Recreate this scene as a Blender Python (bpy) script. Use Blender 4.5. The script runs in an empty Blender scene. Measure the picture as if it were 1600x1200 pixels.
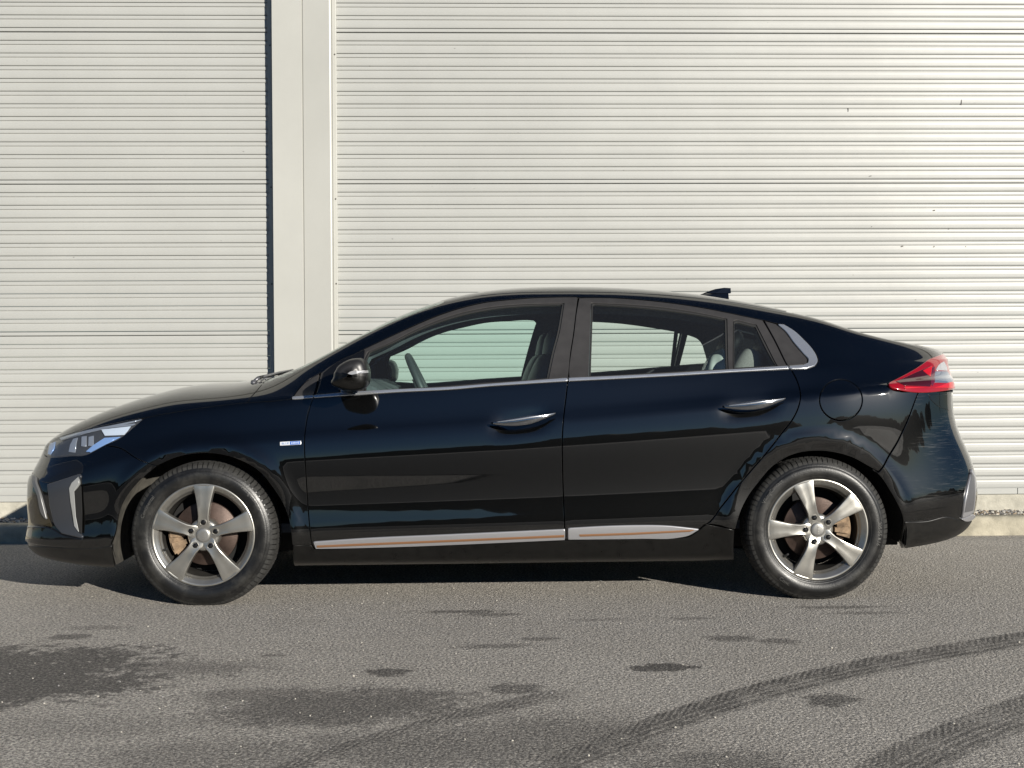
import bpy, math, random
import numpy as np
from mathutils import Vector, Matrix, geometry
random.seed(4); rng=np.random.default_rng(4)
SC=bpy.context.scene; COL=SC.collection

# ------------------------------------------------------------------ camera, sky, sun, exposure
CAM_LOC=np.array([-0.1525,-6.499,1.0462]); YAW,PIT,ROL=np.radians([1.557,-.849,-.292]); FOC=2000.   # focal length in pixels of a 1600 wide frame
def cam_axes():
    cy,sy=np.cos(YAW),np.sin(YAW); cp,sp=np.cos(PIT),np.sin(PIT); cr,sr=np.cos(ROL),np.sin(ROL)
    f=np.array([sy*cp,cy*cp,sp]); r=np.array([cy,-sy,0]); u=np.cross(r,f)
    return np.array([cr*r+sr*u, cr*u-sr*r, f])
CAX=cam_axes()
cd=bpy.data.cameras.new('camera'); cam=bpy.data.objects.new('camera',cd); COL.objects.link(cam)
cd.sensor_width=36; cd.lens=36*FOC/1600; cd.clip_start=.05; cd.clip_end=1500
m=Matrix.Identity(4)
for i in range(3):
    m[i][0]=CAX[0][i]; m[i][1]=CAX[1][i]; m[i][2]=-CAX[2][i]; m[i][3]=CAM_LOC[i]
cam.matrix_world=m; SC.camera=cam
TO_SUN=Vector((.64,-1.0,.36)).normalized()
W=bpy.data.worlds.new('World'); SC.world=W; W.use_nodes=True
nt=W.node_tree; bg=nt.nodes['Background']
sky=nt.nodes.new('ShaderNodeTexSky'); sky.sky_type='NISHITA'; sky.sun_disc=False
sky.sun_elevation=math.asin(TO_SUN.z); sky.sun_rotation=math.atan2(TO_SUN.x,TO_SUN.y)
sky.altitude=50; sky.air_density=1.0; sky.dust_density=0.0; sky.ozone_density=6.0
nt.links.new(sky.outputs['Color'],bg.inputs['Color']); bg.inputs['Strength'].default_value=.055
sd=bpy.data.lights.new('sun','SUN'); sd.energy=5.5; sd.angle=math.radians(.53); sd.color=(1.0,.945,.85)
sun=bpy.data.objects.new('sun',sd); COL.objects.link(sun); sun.location=(6,-12,6)
sun.rotation_euler=TO_SUN.to_track_quat('Z','Y').to_euler()
SC.view_settings.view_transform='Standard'; SC.view_settings.look='None'; SC.view_settings.exposure=.25; SC.view_settings.gamma=1; SC.view_settings.use_curve_mapping=False
SC.render.engine='CYCLES'
SC.cycles.max_bounces=10; SC.cycles.transparent_max_bounces=16; SC.cycles.caustics_reflective=False; SC.cycles.caustics_refractive=False
SC.cycles.use_denoising=True

# ------------------------------------------------------------------ helpers
def tag(o,label=None,cat=None,group=None,kind=None):
    if label:o['label']=label
    if cat:o['category']=cat
    if group:o['group']=group
    if kind:o['kind']=kind
    return o
def link(name,me,parent=None):
    o=bpy.data.objects.new(name,me); COL.objects.link(o)
    if parent:o.parent=parent
    return o
def empty(name,loc=(0,0,0),parent=None):
    o=bpy.data.objects.new(name,None); COL.objects.link(o); o.location=loc; o.empty_display_size=.2
    if parent:o.parent=parent
    return o
def mesh(name,V,Fs,mat,parent=None,smooth=False,N=None,angle=None):
    me=bpy.data.meshes.new(name)
    me.from_pydata([tuple(map(float,v)) for v in V],[],[tuple(int(i) for i in f) for f in Fs]); me.validate()
    if mat:
        for m_ in (mat if isinstance(mat,(list,tuple)) else [mat]): me.materials.append(m_)
    if smooth or N is not None:
        me.polygons.foreach_set('use_smooth',[True]*len(me.polygons))
    if N is not None:
        me.normals_split_custom_set_from_vertices([tuple(map(float,n)) for n in N])
    elif angle is not None:
        me.polygons.foreach_set('use_smooth',[True]*len(me.polygons)); me.set_sharp_from_angle(angle=math.radians(angle))
    me.update()
    return link(name,me,parent)
class MB:
    def __init__(s): s.v=[]; s.f=[]
    def add(s,V,F):
        k=len(s.v); s.v+= [tuple(map(float,v)) for v in V]; s.f+=[tuple(i+k for i in f) for f in F]; return s
    def box(s,x0,x1,y0,y1,z0,z1,b=0.0):
        if b<=0:
            V=[(x,y,z) for x in(x0,x1) for y in(y0,y1) for z in(z0,z1)]
            return s.add(V,[(0,1,3,2),(4,6,7,5),(0,4,5,1),(2,3,7,6),(0,2,6,4),(1,5,7,3)])
        import bmesh
        bm=bmesh.new(); bmesh.ops.create_cube(bm,size=1)
        for v in bm.verts: v.co=((x0+x1)/2+v.co.x*(x1-x0),(y0+y1)/2+v.co.y*(y1-y0),(z0+z1)/2+v.co.z*(z1-z0))
        bmesh.ops.bevel(bm,geom=bm.edges[:],offset=b,segments=2,profile=.5,affect='EDGES')
        bm.verts.index_update(); V=[v.co[:] for v in bm.verts]; F=[[v.index for v in f.verts] for f in bm.faces]; bm.free()
        return s.add(V,F)
    def prism(s,poly,axis,a,b,bev=0):   # poly: list of 2-d points, extruded along axis from a to b
        n=len(poly); V=[]
        for q in (a,b):
            for p in poly:
                V.append({'x':(q,p[0],p[1]),'y':(p[0],q,p[1]),'z':(p[0],p[1],q)}[axis])
        F=[tuple(range(n))[::-1],tuple(range(n,2*n))]+[(i,(i+1)%n,n+(i+1)%n,n+i) for i in range(n)]
        return s.add(V,F)
    def lathe(s,prof,axis='y',n=64,c=(0,0,0),a0=0,a1=2*math.pi,close=False):  # prof: (radius, along)
        full=abs(a1-a0)>6.28; na=n if full else n+1; V=[];F=[]
        for i in range(na):
            a=a0+(a1-a0)*i/n; ca,sa=math.cos(a),math.sin(a)
            for r,h in prof:
                V.append((c[0]+r*ca,c[1]+h,c[2]+r*sa) if axis=='y' else ((c[0]+r*ca,c[1]+r*sa,c[2]+h) if axis=='z' else (c[0]+h,c[1]+r*ca,c[2]+r*sa)))
        m_=len(prof)
        for i in range(n):
            j=(i+1)%na
            for k in range(m_-1): F.append((i*m_+k,j*m_+k,j*m_+k+1,i*m_+k+1))
            if close: F.append((i*m_+m_-1,j*m_+m_-1,j*m_,i*m_))
        return s.add(V,F)
    def tube(s,pts,rad,n=12,cap=True,sq=(1,1)):
        P=[Vector(p) for p in pts]; R=rad if isinstance(rad,(list,tuple)) else [rad]*len(P); V=[];F=[]
        t0=(P[1]-P[0]).normalized(); up=Vector((0,0,1)) if abs(t0.z)<.9 else Vector((1,0,0))
        for i,p in enumerate(P):
            t=(P[min(i+1,len(P)-1)]-P[max(i-1,0)]).normalized(); a=t.cross(up).normalized(); b=a.cross(t).normalized()
            for k in range(n):
                q=2*math.pi*k/n; V.append(p+a*(R[i]*math.cos(q)*sq[0])+b*(R[i]*math.sin(q)*sq[1]))
        for i in range(len(P)-1):
            for k in range(n): F.append((i*n+k,i*n+(k+1)%n,(i+1)*n+(k+1)%n,(i+1)*n+k))
        if cap: F+= [tuple(range(n))[::-1],tuple(range((len(P)-1)*n,len(P)*n))]
        return s.add(V,F)
    def build(s,name,mat,parent=None,smooth=False,angle=None): return mesh(name,s.v,s.f,mat,parent,smooth,None,angle)

# ------------------------------------------------------------------ materials
def mat(name):
    M_=bpy.data.materials.new(name); M_.use_nodes=True; return M_,M_.node_tree,M_.node_tree.nodes['Principled BSDF']
def L(nt,a,b): nt.links.new(a,b)
def pbr(name,col,rough=.5,metal=0,spec=.5,coat=0,coatr=.03,noise=0,scale=60,bump=0,bscale=200,rvar=0):
    M_,n,b=mat(name); b.inputs['Base Color'].default_value=(*col,1); b.inputs['Roughness'].default_value=rough; b.inputs['Metallic'].default_value=metal
    b.inputs['Specular IOR Level'].default_value=spec; b.inputs['Coat Weight'].default_value=coat; b.inputs['Coat Roughness'].default_value=coatr
    tc=n.nodes.new('ShaderNodeTexCoord')
    if noise>0 or rvar>0:
        tx=n.nodes.new('ShaderNodeTexNoise'); tx.inputs['Scale'].default_value=scale; tx.inputs['Detail'].default_value=6; L(n,tc.outputs['Object'],tx.inputs['Vector'])
        if noise>0:
            rp=n.nodes.new('ShaderNodeValToRGB'); rp.color_ramp.elements[0].position=.3; rp.color_ramp.elements[1].position=.7
            rp.color_ramp.elements[0].color=(*[c*(1-noise) for c in col],1); rp.color_ramp.elements[1].color=(*[min(1,c*(1+noise)) for c in col],1)
            L(n,tx.outputs['Fac'],rp.inputs['Fac']); L(n,rp.outputs['Color'],b.inputs['Base Color'])
        if rvar>0:
            mr=n.nodes.new('ShaderNodeMapRange'); mr.inputs['To Min'].default_value=max(0,rough-rvar); mr.inputs['To Max'].default_value=rough+rvar
            L(n,tx.outputs['Fac'],mr.inputs['Value']); L(n,mr.outputs['Result'],b.inputs['Roughness'])
    if bump>0:
        t2=n.nodes.new('ShaderNodeTexNoise'); t2.inputs['Scale'].default_value=bscale; t2.inputs['Detail'].default_value=4; L(n,tc.outputs['Object'],t2.inputs['Vector'])
        bp=n.nodes.new('ShaderNodeBump'); bp.inputs['Strength'].default_value=bump; bp.inputs['Distance'].default_value=.01; L(n,t2.outputs['Fac'],bp.inputs['Height']); L(n,bp.outputs['Normal'],b.inputs['Normal'])
    return M_
def glass(name,tint,ior=1.5,rough=0.0,film=.010):
    M_=bpy.data.materials.new(name); M_.use_nodes=True; n=M_.node_tree; n.nodes.clear()
    o=n.nodes.new('ShaderNodeOutputMaterial'); mx=n.nodes.new('ShaderNodeMixShader'); t=n.nodes.new('ShaderNodeBsdfTransparent'); g=n.nodes.new('ShaderNodeBsdfGlossy'); fr=n.nodes.new('ShaderNodeFresnel')
    t.inputs['Color'].default_value=(*tint,1); g.inputs['Roughness'].default_value=rough; g.inputs['Color'].default_value=(1,1,1,1); ge=n.nodes.new('ShaderNodeNewGeometry'); mr=n.nodes.new('ShaderNodeMapRange'); mr.inputs['To Min'].default_value=ior; mr.inputs['To Max'].default_value=1/ior   # thin pane: the same reflectance from both sides
    L(n,ge.outputs['Backfacing'],mr.inputs['Value']); L(n,mr.outputs['Result'],fr.inputs['IOR'])
    df=n.nodes.new('ShaderNodeBsdfDiffuse'); df.inputs['Color'].default_value=(.8,.82,.84,1); m2=n.nodes.new('ShaderNodeMixShader'); m2.inputs[0].default_value=film
    L(n,t.outputs[0],m2.inputs[1]); L(n,df.outputs[0],m2.inputs[2])
    L(n,fr.outputs[0],mx.inputs[0]); L(n,m2.outputs[0],mx.inputs[1]); L(n,g.outputs[0],mx.inputs[2]); L(n,mx.outputs[0],o.inputs[0]); return M_
def paint(name,base=(.0006,.0007,.0009),scuff=0.):
    # black clear-coated car paint with a film of road dust
    M_,n,b=mat(name); tc=n.nodes.new('ShaderNodeTexCoord')
    b.inputs['Roughness'].default_value=.35; b.inputs['Specular IOR Level'].default_value=.05; b.inputs['Coat Weight'].default_value=1; b.inputs['Coat IOR'].default_value=1.78
    nz=n.nodes.new('ShaderNodeTexNoise'); nz.inputs['Scale'].default_value=3.5; nz.inputs['Detail'].default_value=8; nz.inputs['Roughness'].default_value=.7; L(n,tc.outputs['Object'],nz.inputs['Vector'])
    n2=n.nodes.new('ShaderNodeTexNoise'); n2.inputs['Scale'].default_value=420; n2.inputs['Detail'].default_value=2; L(n,tc.outputs['Object'],n2.inputs['Vector'])
    sp=n.nodes.new('ShaderNodeSeparateXYZ'); L(n,tc.outputs['Object'],sp.inputs[0])
    zr=n.nodes.new('ShaderNodeMapRange'); zr.inputs['From Min'].default_value=.95; zr.inputs['From Max'].default_value=.2; zr.inputs['To Min'].default_value=.10; zr.inputs['To Max'].default_value=.8; L(n,sp.outputs['Z'],zr.inputs['Value'])
    m1=n.nodes.new('ShaderNodeMath'); m1.operation='MULTIPLY'; L(n,zr.outputs[0],m1.inputs[0]); L(n,nz.outputs['Fac'],m1.inputs[1])
    mr=n.nodes.new('ShaderNodeMapRange'); mr.inputs['From Min'].default_value=.35; mr.inputs['From Max'].default_value=.75; mr.inputs['To Min'].default_value=.6; mr.inputs['To Max'].default_value=1.4; L(n,n2.outputs['Fac'],mr.inputs['Value'])
    m2=n.nodes.new('ShaderNodeMath'); m2.operation='MULTIPLY'; L(n,m1.outputs[0],m2.inputs[0]); L(n,mr.outputs[0],m2.inputs[1])
    rp=n.nodes.new('ShaderNodeMixRGB'); rp.inputs['Color1'].default_value=(*base,1); rp.inputs['Color2'].default_value=(.0040,.0039,.0035,1); L(n,m2.outputs[0],rp.inputs['Fac']); L(n,rp.outputs[0],b.inputs['Base Color'])
    if scuff>0:
        # hairline scratches and rubbed patches
        tot=None
        for rot,sc_ in ((.12,(2.5,2.5,110)),(-.18,(3,3,140)),(.35,(4,4,120))):
            mp=n.nodes.new('ShaderNodeMapping'); mp.inputs['Rotation'].default_value=(0,rot,0); mp.inputs['Scale'].default_value=sc_; L(n,tc.outputs['Object'],mp.inputs['Vector'])
            q=n.nodes.new('ShaderNodeTexNoise'); q.inputs['Scale'].default_value=3; q.inputs['Detail'].default_value=3; L(n,mp.outputs[0],q.inputs['Vector'])
            r_=n.nodes.new('ShaderNodeMapRange'); r_.inputs['From Min'].default_value=.62; r_.inputs['From Max'].default_value=.72; L(n,q.outputs['Fac'],r_.inputs['Value'])
            if tot is None: tot=r_.outputs[0]
            else:
                ad=n.nodes.new('ShaderNodeMath'); ad.operation='MAXIMUM'; L(n,tot,ad.inputs[0]); L(n,r_.outputs[0],ad.inputs[1]); tot=ad.outputs[0]
        bl=n.nodes.new('ShaderNodeTexNoise'); bl.inputs['Scale'].default_value=5.5; bl.inputs['Detail'].default_value=3; L(n,tc.outputs['Object'],bl.inputs['Vector'])
        br=n.nodes.new('ShaderNodeMapRange'); br.inputs['From Min'].default_value=.47; br.inputs['From Max'].default_value=.68; br.inputs['To Max'].default_value=scuff; L(n,bl.outputs['Fac'],br.inputs['Value'])
        mu=n.nodes.new('ShaderNodeMath'); mu.operation='MULTIPLY'; L(n,tot,mu.inputs[0]); L(n,br.outputs[0],mu.inputs[1])
        mx=n.nodes.new('ShaderNodeMixRGB'); mx.inputs['Color2'].default_value=(.14,.135,.125,1); L(n,mu.outputs[0],mx.inputs['Fac']); L(n,rp.outputs[0],mx.inputs['Color1']); L(n,mx.outputs[0],b.inputs['Base Color'])
    cr=n.nodes.new('ShaderNodeMapRange'); cr.inputs['From Min'].default_value=.4; cr.inputs['From Max'].default_value=.75; cr.inputs['To Min'].default_value=.012; cr.inputs['To Max'].default_value=.05; L(n,nz.outputs['Fac'],cr.inputs['Value']); L(n,cr.outputs[0],b.inputs['Coat Roughness'])
    return M_
PAINT=paint('black_paint'); PAINTS=paint('scuffed_black_paint',scuff=.55)
GLOSSB=pbr('gloss_black_plastic',(.006,.006,.006),.08,spec=.5,coat=.6)
MATTEB=pbr('matte_black_plastic',(.028,.027,.027),.5,noise=.25,scale=300,bump=.02)
FRAMEB=pbr('satin_black_film',(.034,.0325,.0325),.42,spec=.4,noise=.12,scale=25)
RUBBER=pbr('black_rubber',(.012,.012,.012),.6)
LOWERB=pbr('dusty_black_plastic',(.0075,.0072,.0065),.42,noise=.5,scale=40,bump=.03)
CHROME=pbr('bright_trim',(.62,.64,.67),.24,.8,rvar=.05,scale=30)
SILVER=pbr('satin_silver',(.40,.40,.415),.36,.6,spec=.5)
BRONZE=pbr('copper_strip',(.36,.19,.10),.32,.6)
GREYPAN=pbr('satin_grey_panel',(.040,.043,.050),.30,.2,spec=.6)
GLASSF=glass('front_glass',(.79,.94,.895)); GLASSR=glass('rear_glass',(.86,.94,.91)); GLASSW=glass('screen_glass',(.70,.80,.76)); GLASSD=glass('dark_rear_glass',(.10,.12,.12))
CLEAR=glass('clear_lens',(.95,.97,.98),film=.008)
INNER=pbr('charcoal_trim',(.075,.080,.090),.75,noise=.2,scale=80)
INNERG=pbr('grey_headliner',(.20,.205,.21),.9)
SEATM=pbr('dark_seat_leather',(.03,.031,.035),.5,noise=.2,scale=50)
SEATG=pbr('grey_seat_cloth',(.16,.16,.155),.8,noise=.2,scale=200)
DARK=pbr('underbody_black',(.006,.006,.006),.9)

# ------------------------------------------------------------------ the ground
def asphalt():
    M_,n,b=mat('worn_asphalt'); tc=n.nodes.new('ShaderNodeTexCoord'); P=tc.outputs['Object']
    def N(t,**k):
        q=n.nodes.new(t)
        for a,v in k.items(): setattr(q,a,v)
        return q
    def math_(op,a,b_=None,clamp=False):
        q=N('ShaderNodeMath',operation=op,use_clamp=clamp)
        for i,v in enumerate((a,b_)):
            if v is None: continue
            if isinstance(v,(int,float)): q.inputs[i].default_value=v
            else: L(n,v,q.inputs[i])
        return q.outputs[0]
    def noise(sc,det=6,rough=.6,vec=P):
        q=N('ShaderNodeTexNoise'); q.inputs['Scale'].default_value=sc; q.inputs['Detail'].default_value=det; q.inputs['Roughness'].default_value=rough; L(n,vec,q.inputs['Vector']); return q.outputs['Fac']
    def ramp(v,a,b_,lo=0,hi=1,smooth=True):
        q=N('ShaderNodeMapRange'); q.interpolation_type='SMOOTHSTEP' if smooth else 'LINEAR'
        for k,x in zip(('From Min','From Max','To Min','To Max'),(a,b_,lo,hi)): q.inputs[k].default_value=x
        L(n,v,q.inputs['Value']); return q.outputs[0]
    def mix(f,c1,c2):
        q=N('ShaderNodeMixRGB')
        for i,v in zip((0,1,2),(f,c1,c2)):
            if isinstance(v,tuple): q.inputs[i].default_value=(*v,1)
            elif isinstance(v,(int,float)): q.inputs[i].default_value=v
            else: L(n,v,q.inputs[i])
        return q.outputs[0]
    big=noise(.9,7,.65); mid=noise(7,8,.7); fine=noise(55,4,.6); micro=noise(420,3,.7)
    vo=N('ShaderNodeTexVoronoi'); vo.inputs['Scale'].default_value=125; L(n,P,vo.inputs['Vector'])
    vb=N('ShaderNodeTexVoronoi'); vb.inputs['Scale'].default_value=105; L(n,P,vb.inputs['Vector'])
    sepc=N('ShaderNodeSeparateColor'); L(n,vo.outputs['Color'],sepc.inputs[0]); sepb=N('ShaderNodeSeparateColor'); L(n,vb.outputs['Color'],sepb.inputs[0])
    base=mix(ramp(big,.35,.7),(.76,.700,.618),(.90,.84,.755))
    base=mix(math_('MULTIPLY',ramp(mid,.35,.7),.45),base,(.56,.518,.46))
    base=mix(ramp(sepc.outputs[0],.15,1.,0,.75,False),base,(.33,.306,.274))          # binder between the chips
    base=mix(ramp(sepc.outputs[1],.84,.99,0,.75),base,(.74,.70,.62))                  # pale chips
    base=mix(ramp(sepb.outputs[2],.982,.992,0,.8),base,(.72,.69,.62))                # scattered grit
    gr=noise(95,4,.85); base=mix(ramp(gr,.41,.57,.92,0),base,(.185,.174,.160)); base=mix(ramp(gr,.53,.66,0,.80),base,(.92,.86,.76))
    # damp and oily blots, each at its own place
    sep=N('ShaderNodeSeparateXYZ'); L(n,P,sep.inputs[0]); X,Y=sep.outputs[0],sep.outputs[1]
    nd=noise(3.2,8,.75); nf=noise(22,5,.7)
    wob=math_('ADD',math_('MULTIPLY',math_('SUBTRACT',nd,.5),2.3),math_('MULTIPLY',math_('SUBTRACT',nf,.5),2.0))
    wet=None
    for cx,cy,rx,ry,s,soft in [(-1.82,-2.12,.62,.42,.92,.35),(-1.25,-2.03,.30,.12,.50,.7),(-.55,-2.58,.42,.20,.75,.7),(-.86,-2.42,.25,.10,.55,.8),(-.465,-2.13,.085,.060,.85,.4),(-.035,-2.385,.085,.060,.7,.5),(.492,-2.114,.115,.055,.95,.35),
        (.80,-1.66,.10,.055,.7,.6),(.98,-1.72,.07,.05,.65,.6),(.932,-2.57,.085,.075,.8,.6),(-1.72,-1.50,.09,.055,.75,.5),(-1.70,-1.33,.13,.045,.4,.7),(-.22,-1.07,.20,.035,.75,.7),(-.10,-1.14,.12,.04,.6,.7),(-.1,-1.75,.15,.045,.55,.7),(.08,-1.63,.07,.03,.6,.6),
        (1.36,-1.06,.20,.035,.65,.7),(1.5,-1.19,.16,.03,.5,.7),(-.28,-3.02,.42,.20,.55,.9),(.05,-2.95,.30,.25,.55,.9),(-.85,-3.05,.35,.16,.4,.9),(.45,-3.18,.22,.12,.55,.8),(.33,-1.28,.12,.03,.4,.7),(.72,-1.27,.09,.03,.5,.7),(-1.28,-2.75,.35,.12,.25,.9),(-.9,-1.86,.05,.02,.6,.5),(-1.9,-1.68,.06,.03,.7,.4)]:
        mp=N('ShaderNodeMapping'); mp.vector_type='POINT'; mp.inputs['Location'].default_value=(-cx/rx,-cy/ry,0); mp.inputs['Scale'].default_value=(1/rx,1/ry,0); L(n,P,mp.inputs['Vector'])
        ln=N('ShaderNodeVectorMath',operation='LENGTH'); L(n,mp.outputs[0],ln.inputs[0])
        d=math_('ADD',ln.outputs['Value'],wob)
        k=ramp(d,1+soft*.5,1-soft*.6,0,s)
        wet=k if wet is None else math_('MAXIMUM',wet,k)
    # tyre tracks: a band below the curve y = c0 + c1 x + c2 x^2 + c3 x^3
    def track(pts,width,x0,x1,amt,freq):
        c=np.polyfit([p[0] for p in pts],[p[1] for p in pts],min(3,len(pts)-1))[::-1]; acc=float(c[-1])
        for q in c[-2::-1]: acc=math_('ADD',math_('MULTIPLY',X,acc) if not isinstance(acc,float) else math_('MULTIPLY',X,acc),float(q))
        d=math_('SUBTRACT',acc,Y); dn=math_('ADD',d,math_('MULTIPLY',math_('SUBTRACT',nf,.5),.05))
        band=math_('MULTIPLY',ramp(dn,-.008,.012),ramp(dn,width+.02,width-.045))
        tread=math_('SINE',math_('ADD',math_('ADD',math_('MULTIPLY',X,freq),math_('MULTIPLY',d,freq*.55)),math_('MULTIPLY',mid,5.)))
        edge=ramp(d,.10,.06)
        tr=ramp(tread,-.7,.5,.55,1.)
        rib=ramp(math_('SINE',math_('ADD',math_('MULTIPLY',d,150.),math_('MULTIPLY',nf,2.))),-.8,.2,.5,.9)
        body=mix(edge,rib,tr)
        lim=math_('MULTIPLY',ramp(X,x0,x0+.5),ramp(X,x1+.2,x1))
        return math_('MULTIPLY',math_('MULTIPLY',math_('MULTIPLY',band,body),lim),math_('MULTIPLY',ramp(mid,.28,.62,.42,1.),amt))
    for a in [([(2.6,-1.25),(1.976,-1.572),(.925,-2.244),(.325,-2.725),(.076,-3.032),(-.034,-3.22)],.215,-.3,2.6,1.1,210.),([(2.3,-1.98),(1.565,-2.525),(1.128,-2.895),(.809,-3.23),(.6,-3.5)],.27,.5,2.3,.96,210.),([(.3,-2.25),(0,-2.46),(-.356,-2.76),(-.70,-3.16)],.15,-1.1,0,.95,210.)]:
        wet=math_('MAXIMUM',wet,track(*a))
    wet=math_('MULTIPLY',wet,math_('MULTIPLY',ramp(micro,.25,.6,.75,1.),ramp(gr,.38,.66,1.,.72)))
    damp=mix(wet,base,mix(ramp(sepc.outputs[1],.86,.98,0,.35),(.050,.047,.045),(.34,.315,.28)))
    L(n,damp,b.inputs['Base Color'])
    L(n,ramp(wet,0,1,.90,.62,False),b.inputs['Roughness']); b.inputs['Specular IOR Level'].default_value=.25
    h=math_('ADD',math_('MULTIPLY',vo.outputs['Distance'],-1.0),math_('MULTIPLY',micro,.8))
    h=math_('ADD',h,math_('MULTIPLY',fine,1.1))
    bp=N('ShaderNodeBump'); bp.inputs['Strength'].default_value=1.0; bp.inputs['Distance'].default_value=.009; L(n,h,bp.inputs['Height']); L(n,bp.outputs['Normal'],b.inputs['Normal'])
    return M_
g=MB(); S_=400; rows=[(-S_,0),(.90,0),(1.02,-.006),(1.15,-.018),(1.35,-.042),(1.55,-.064),(1.75,-.081),(60,-.081)]
for yy,zz in rows: g.v+=[(-S_,yy,zz),(S_,yy,zz)]
g.f=[(2*i,2*i+1,2*i+3,2*i+2) for i in range(len(rows)-1)]
tag(g.build('asphalt_ground',asphalt()),kind='structure')

# kerb, gravel strip and concrete plinth under the doors
CONC=pbr('weathered_concrete',(.36,.33,.255),.9,noise=.35,scale=9,bump=.35,bscale=120)
PLINTH=pbr('pale_concrete_plinth',(.43,.41,.345),.9,noise=.22,scale=14,bump=.3,bscale=90)
k=MB(); rr=random.Random(3); x=-7.0
prof=[(1.7235,-.13),(1.7205,.012),(1.7245,.029),(1.738,.041),(1.757,.0445),(1.843,.0425),(1.854,.029),(1.854,-.13)]
n_=360; V=[];F=[]
for i in range(n_+1):
    xx=-9+18*i/n_
    for (yy,zz) in prof: V.append((xx,yy+rr.uniform(-.0022,.0022),zz+rr.uniform(-.002,.002)*(zz>0)))
m_=len(prof)
for i in range(n_):
    for j in range(m_-1): F.append((i*m_+j,i*m_+j+1,(i+1)*m_+j+1,(i+1)*m_+j))
tag(mesh('kerb',V,F,CONC,None,True),kind='structure')
p=MB(); p.box(-9,9,1.857,2.178,-.1,.0265); GRB=pbr('gravel_bed',(.20,.18,.15),.95,noise=.6,scale=120,bump=.8,bscale=110)
tag(p.build('gravel_bed',GRB),kind='structure')
p=MB(); p.box(-9,9,2.180,2.40,-.1,.1400); tag(p.build('concrete_plinth',PLINTH),kind='structure')
def stones(name,n,area,smin,smax,z0,mats,seed,flat=.7):
    r=np.random.default_rng(seed); t=(1+5**.5)/2
    B=np.array([(-1,t,0),(1,t,0),(-1,-t,0),(1,-t,0),(0,-1,t),(0,1,t),(0,-1,-t),(0,1,-t),(t,0,-1),(t,0,1),(-t,0,-1),(-t,0,1)])/1.9
    FI=np.array([(0,11,5),(0,5,1),(0,1,7),(0,7,10),(0,10,11),(1,5,9),(5,11,4),(11,10,2),(10,7,6),(7,1,8),(3,9,4),(3,4,2),(3,2,6),(3,6,8),(3,8,9),(4,9,5),(2,4,11),(6,2,10),(8,6,7),(9,8,1)])
    V=[];F=[];mi=[]
    for i in range(n):
        a=area[r.integers(len(area))]; s=r.uniform(smin,smax)*(.6+.4*r.random()); c=np.array([r.uniform(a[0],a[1]),r.uniform(a[2],a[3]),z0+s*.25])
        q=B*(s*.5)*r.uniform(.6,1.15,(1,3))*r.uniform(.85,1.15,(12,1)); q[:,2]*=flat
        an=r.uniform(0,6.28); ca,sa=np.cos(an),np.sin(an); q=np.stack([q[:,0]*ca-q[:,1]*sa,q[:,0]*sa+q[:,1]*ca,q[:,2]],1)+c
        F+= (FI+len(V)).tolist(); V+=q.tolist(); mi+=[int(r.integers(len(mats)))]*20
    o=mesh(name,V,F,mats); o.data.polygons.foreach_set('material_index',mi); return o
ST=[pbr('stone_pale',(.50,.47,.41),.85,noise=.2,scale=90),pbr('stone_grey',(.27,.26,.25),.85,noise=.3,scale=90),pbr('stone_dark',(.12,.115,.11),.85,noise=.3,scale=90),pbr('stone_tan',(.38,.30,.21),.85,noise=.3,scale=90)]
tag(stones('gravel',5200,[(1.8,4.4,1.857,2.178),(-4.6,-2.1,1.857,2.178)],.014,.032,.0285,ST,7),'crushed stone gravel filling the strip between kerb and concrete plinth','gravel',kind='stuff')
tag(stones('loose_grit',700,[(-2.6,2.9,-3.3,1.1)],.004,.011,0.0,ST[:2]+[ST[0]],9),'loose pale grit scattered over the asphalt','grit',kind='stuff')

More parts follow.
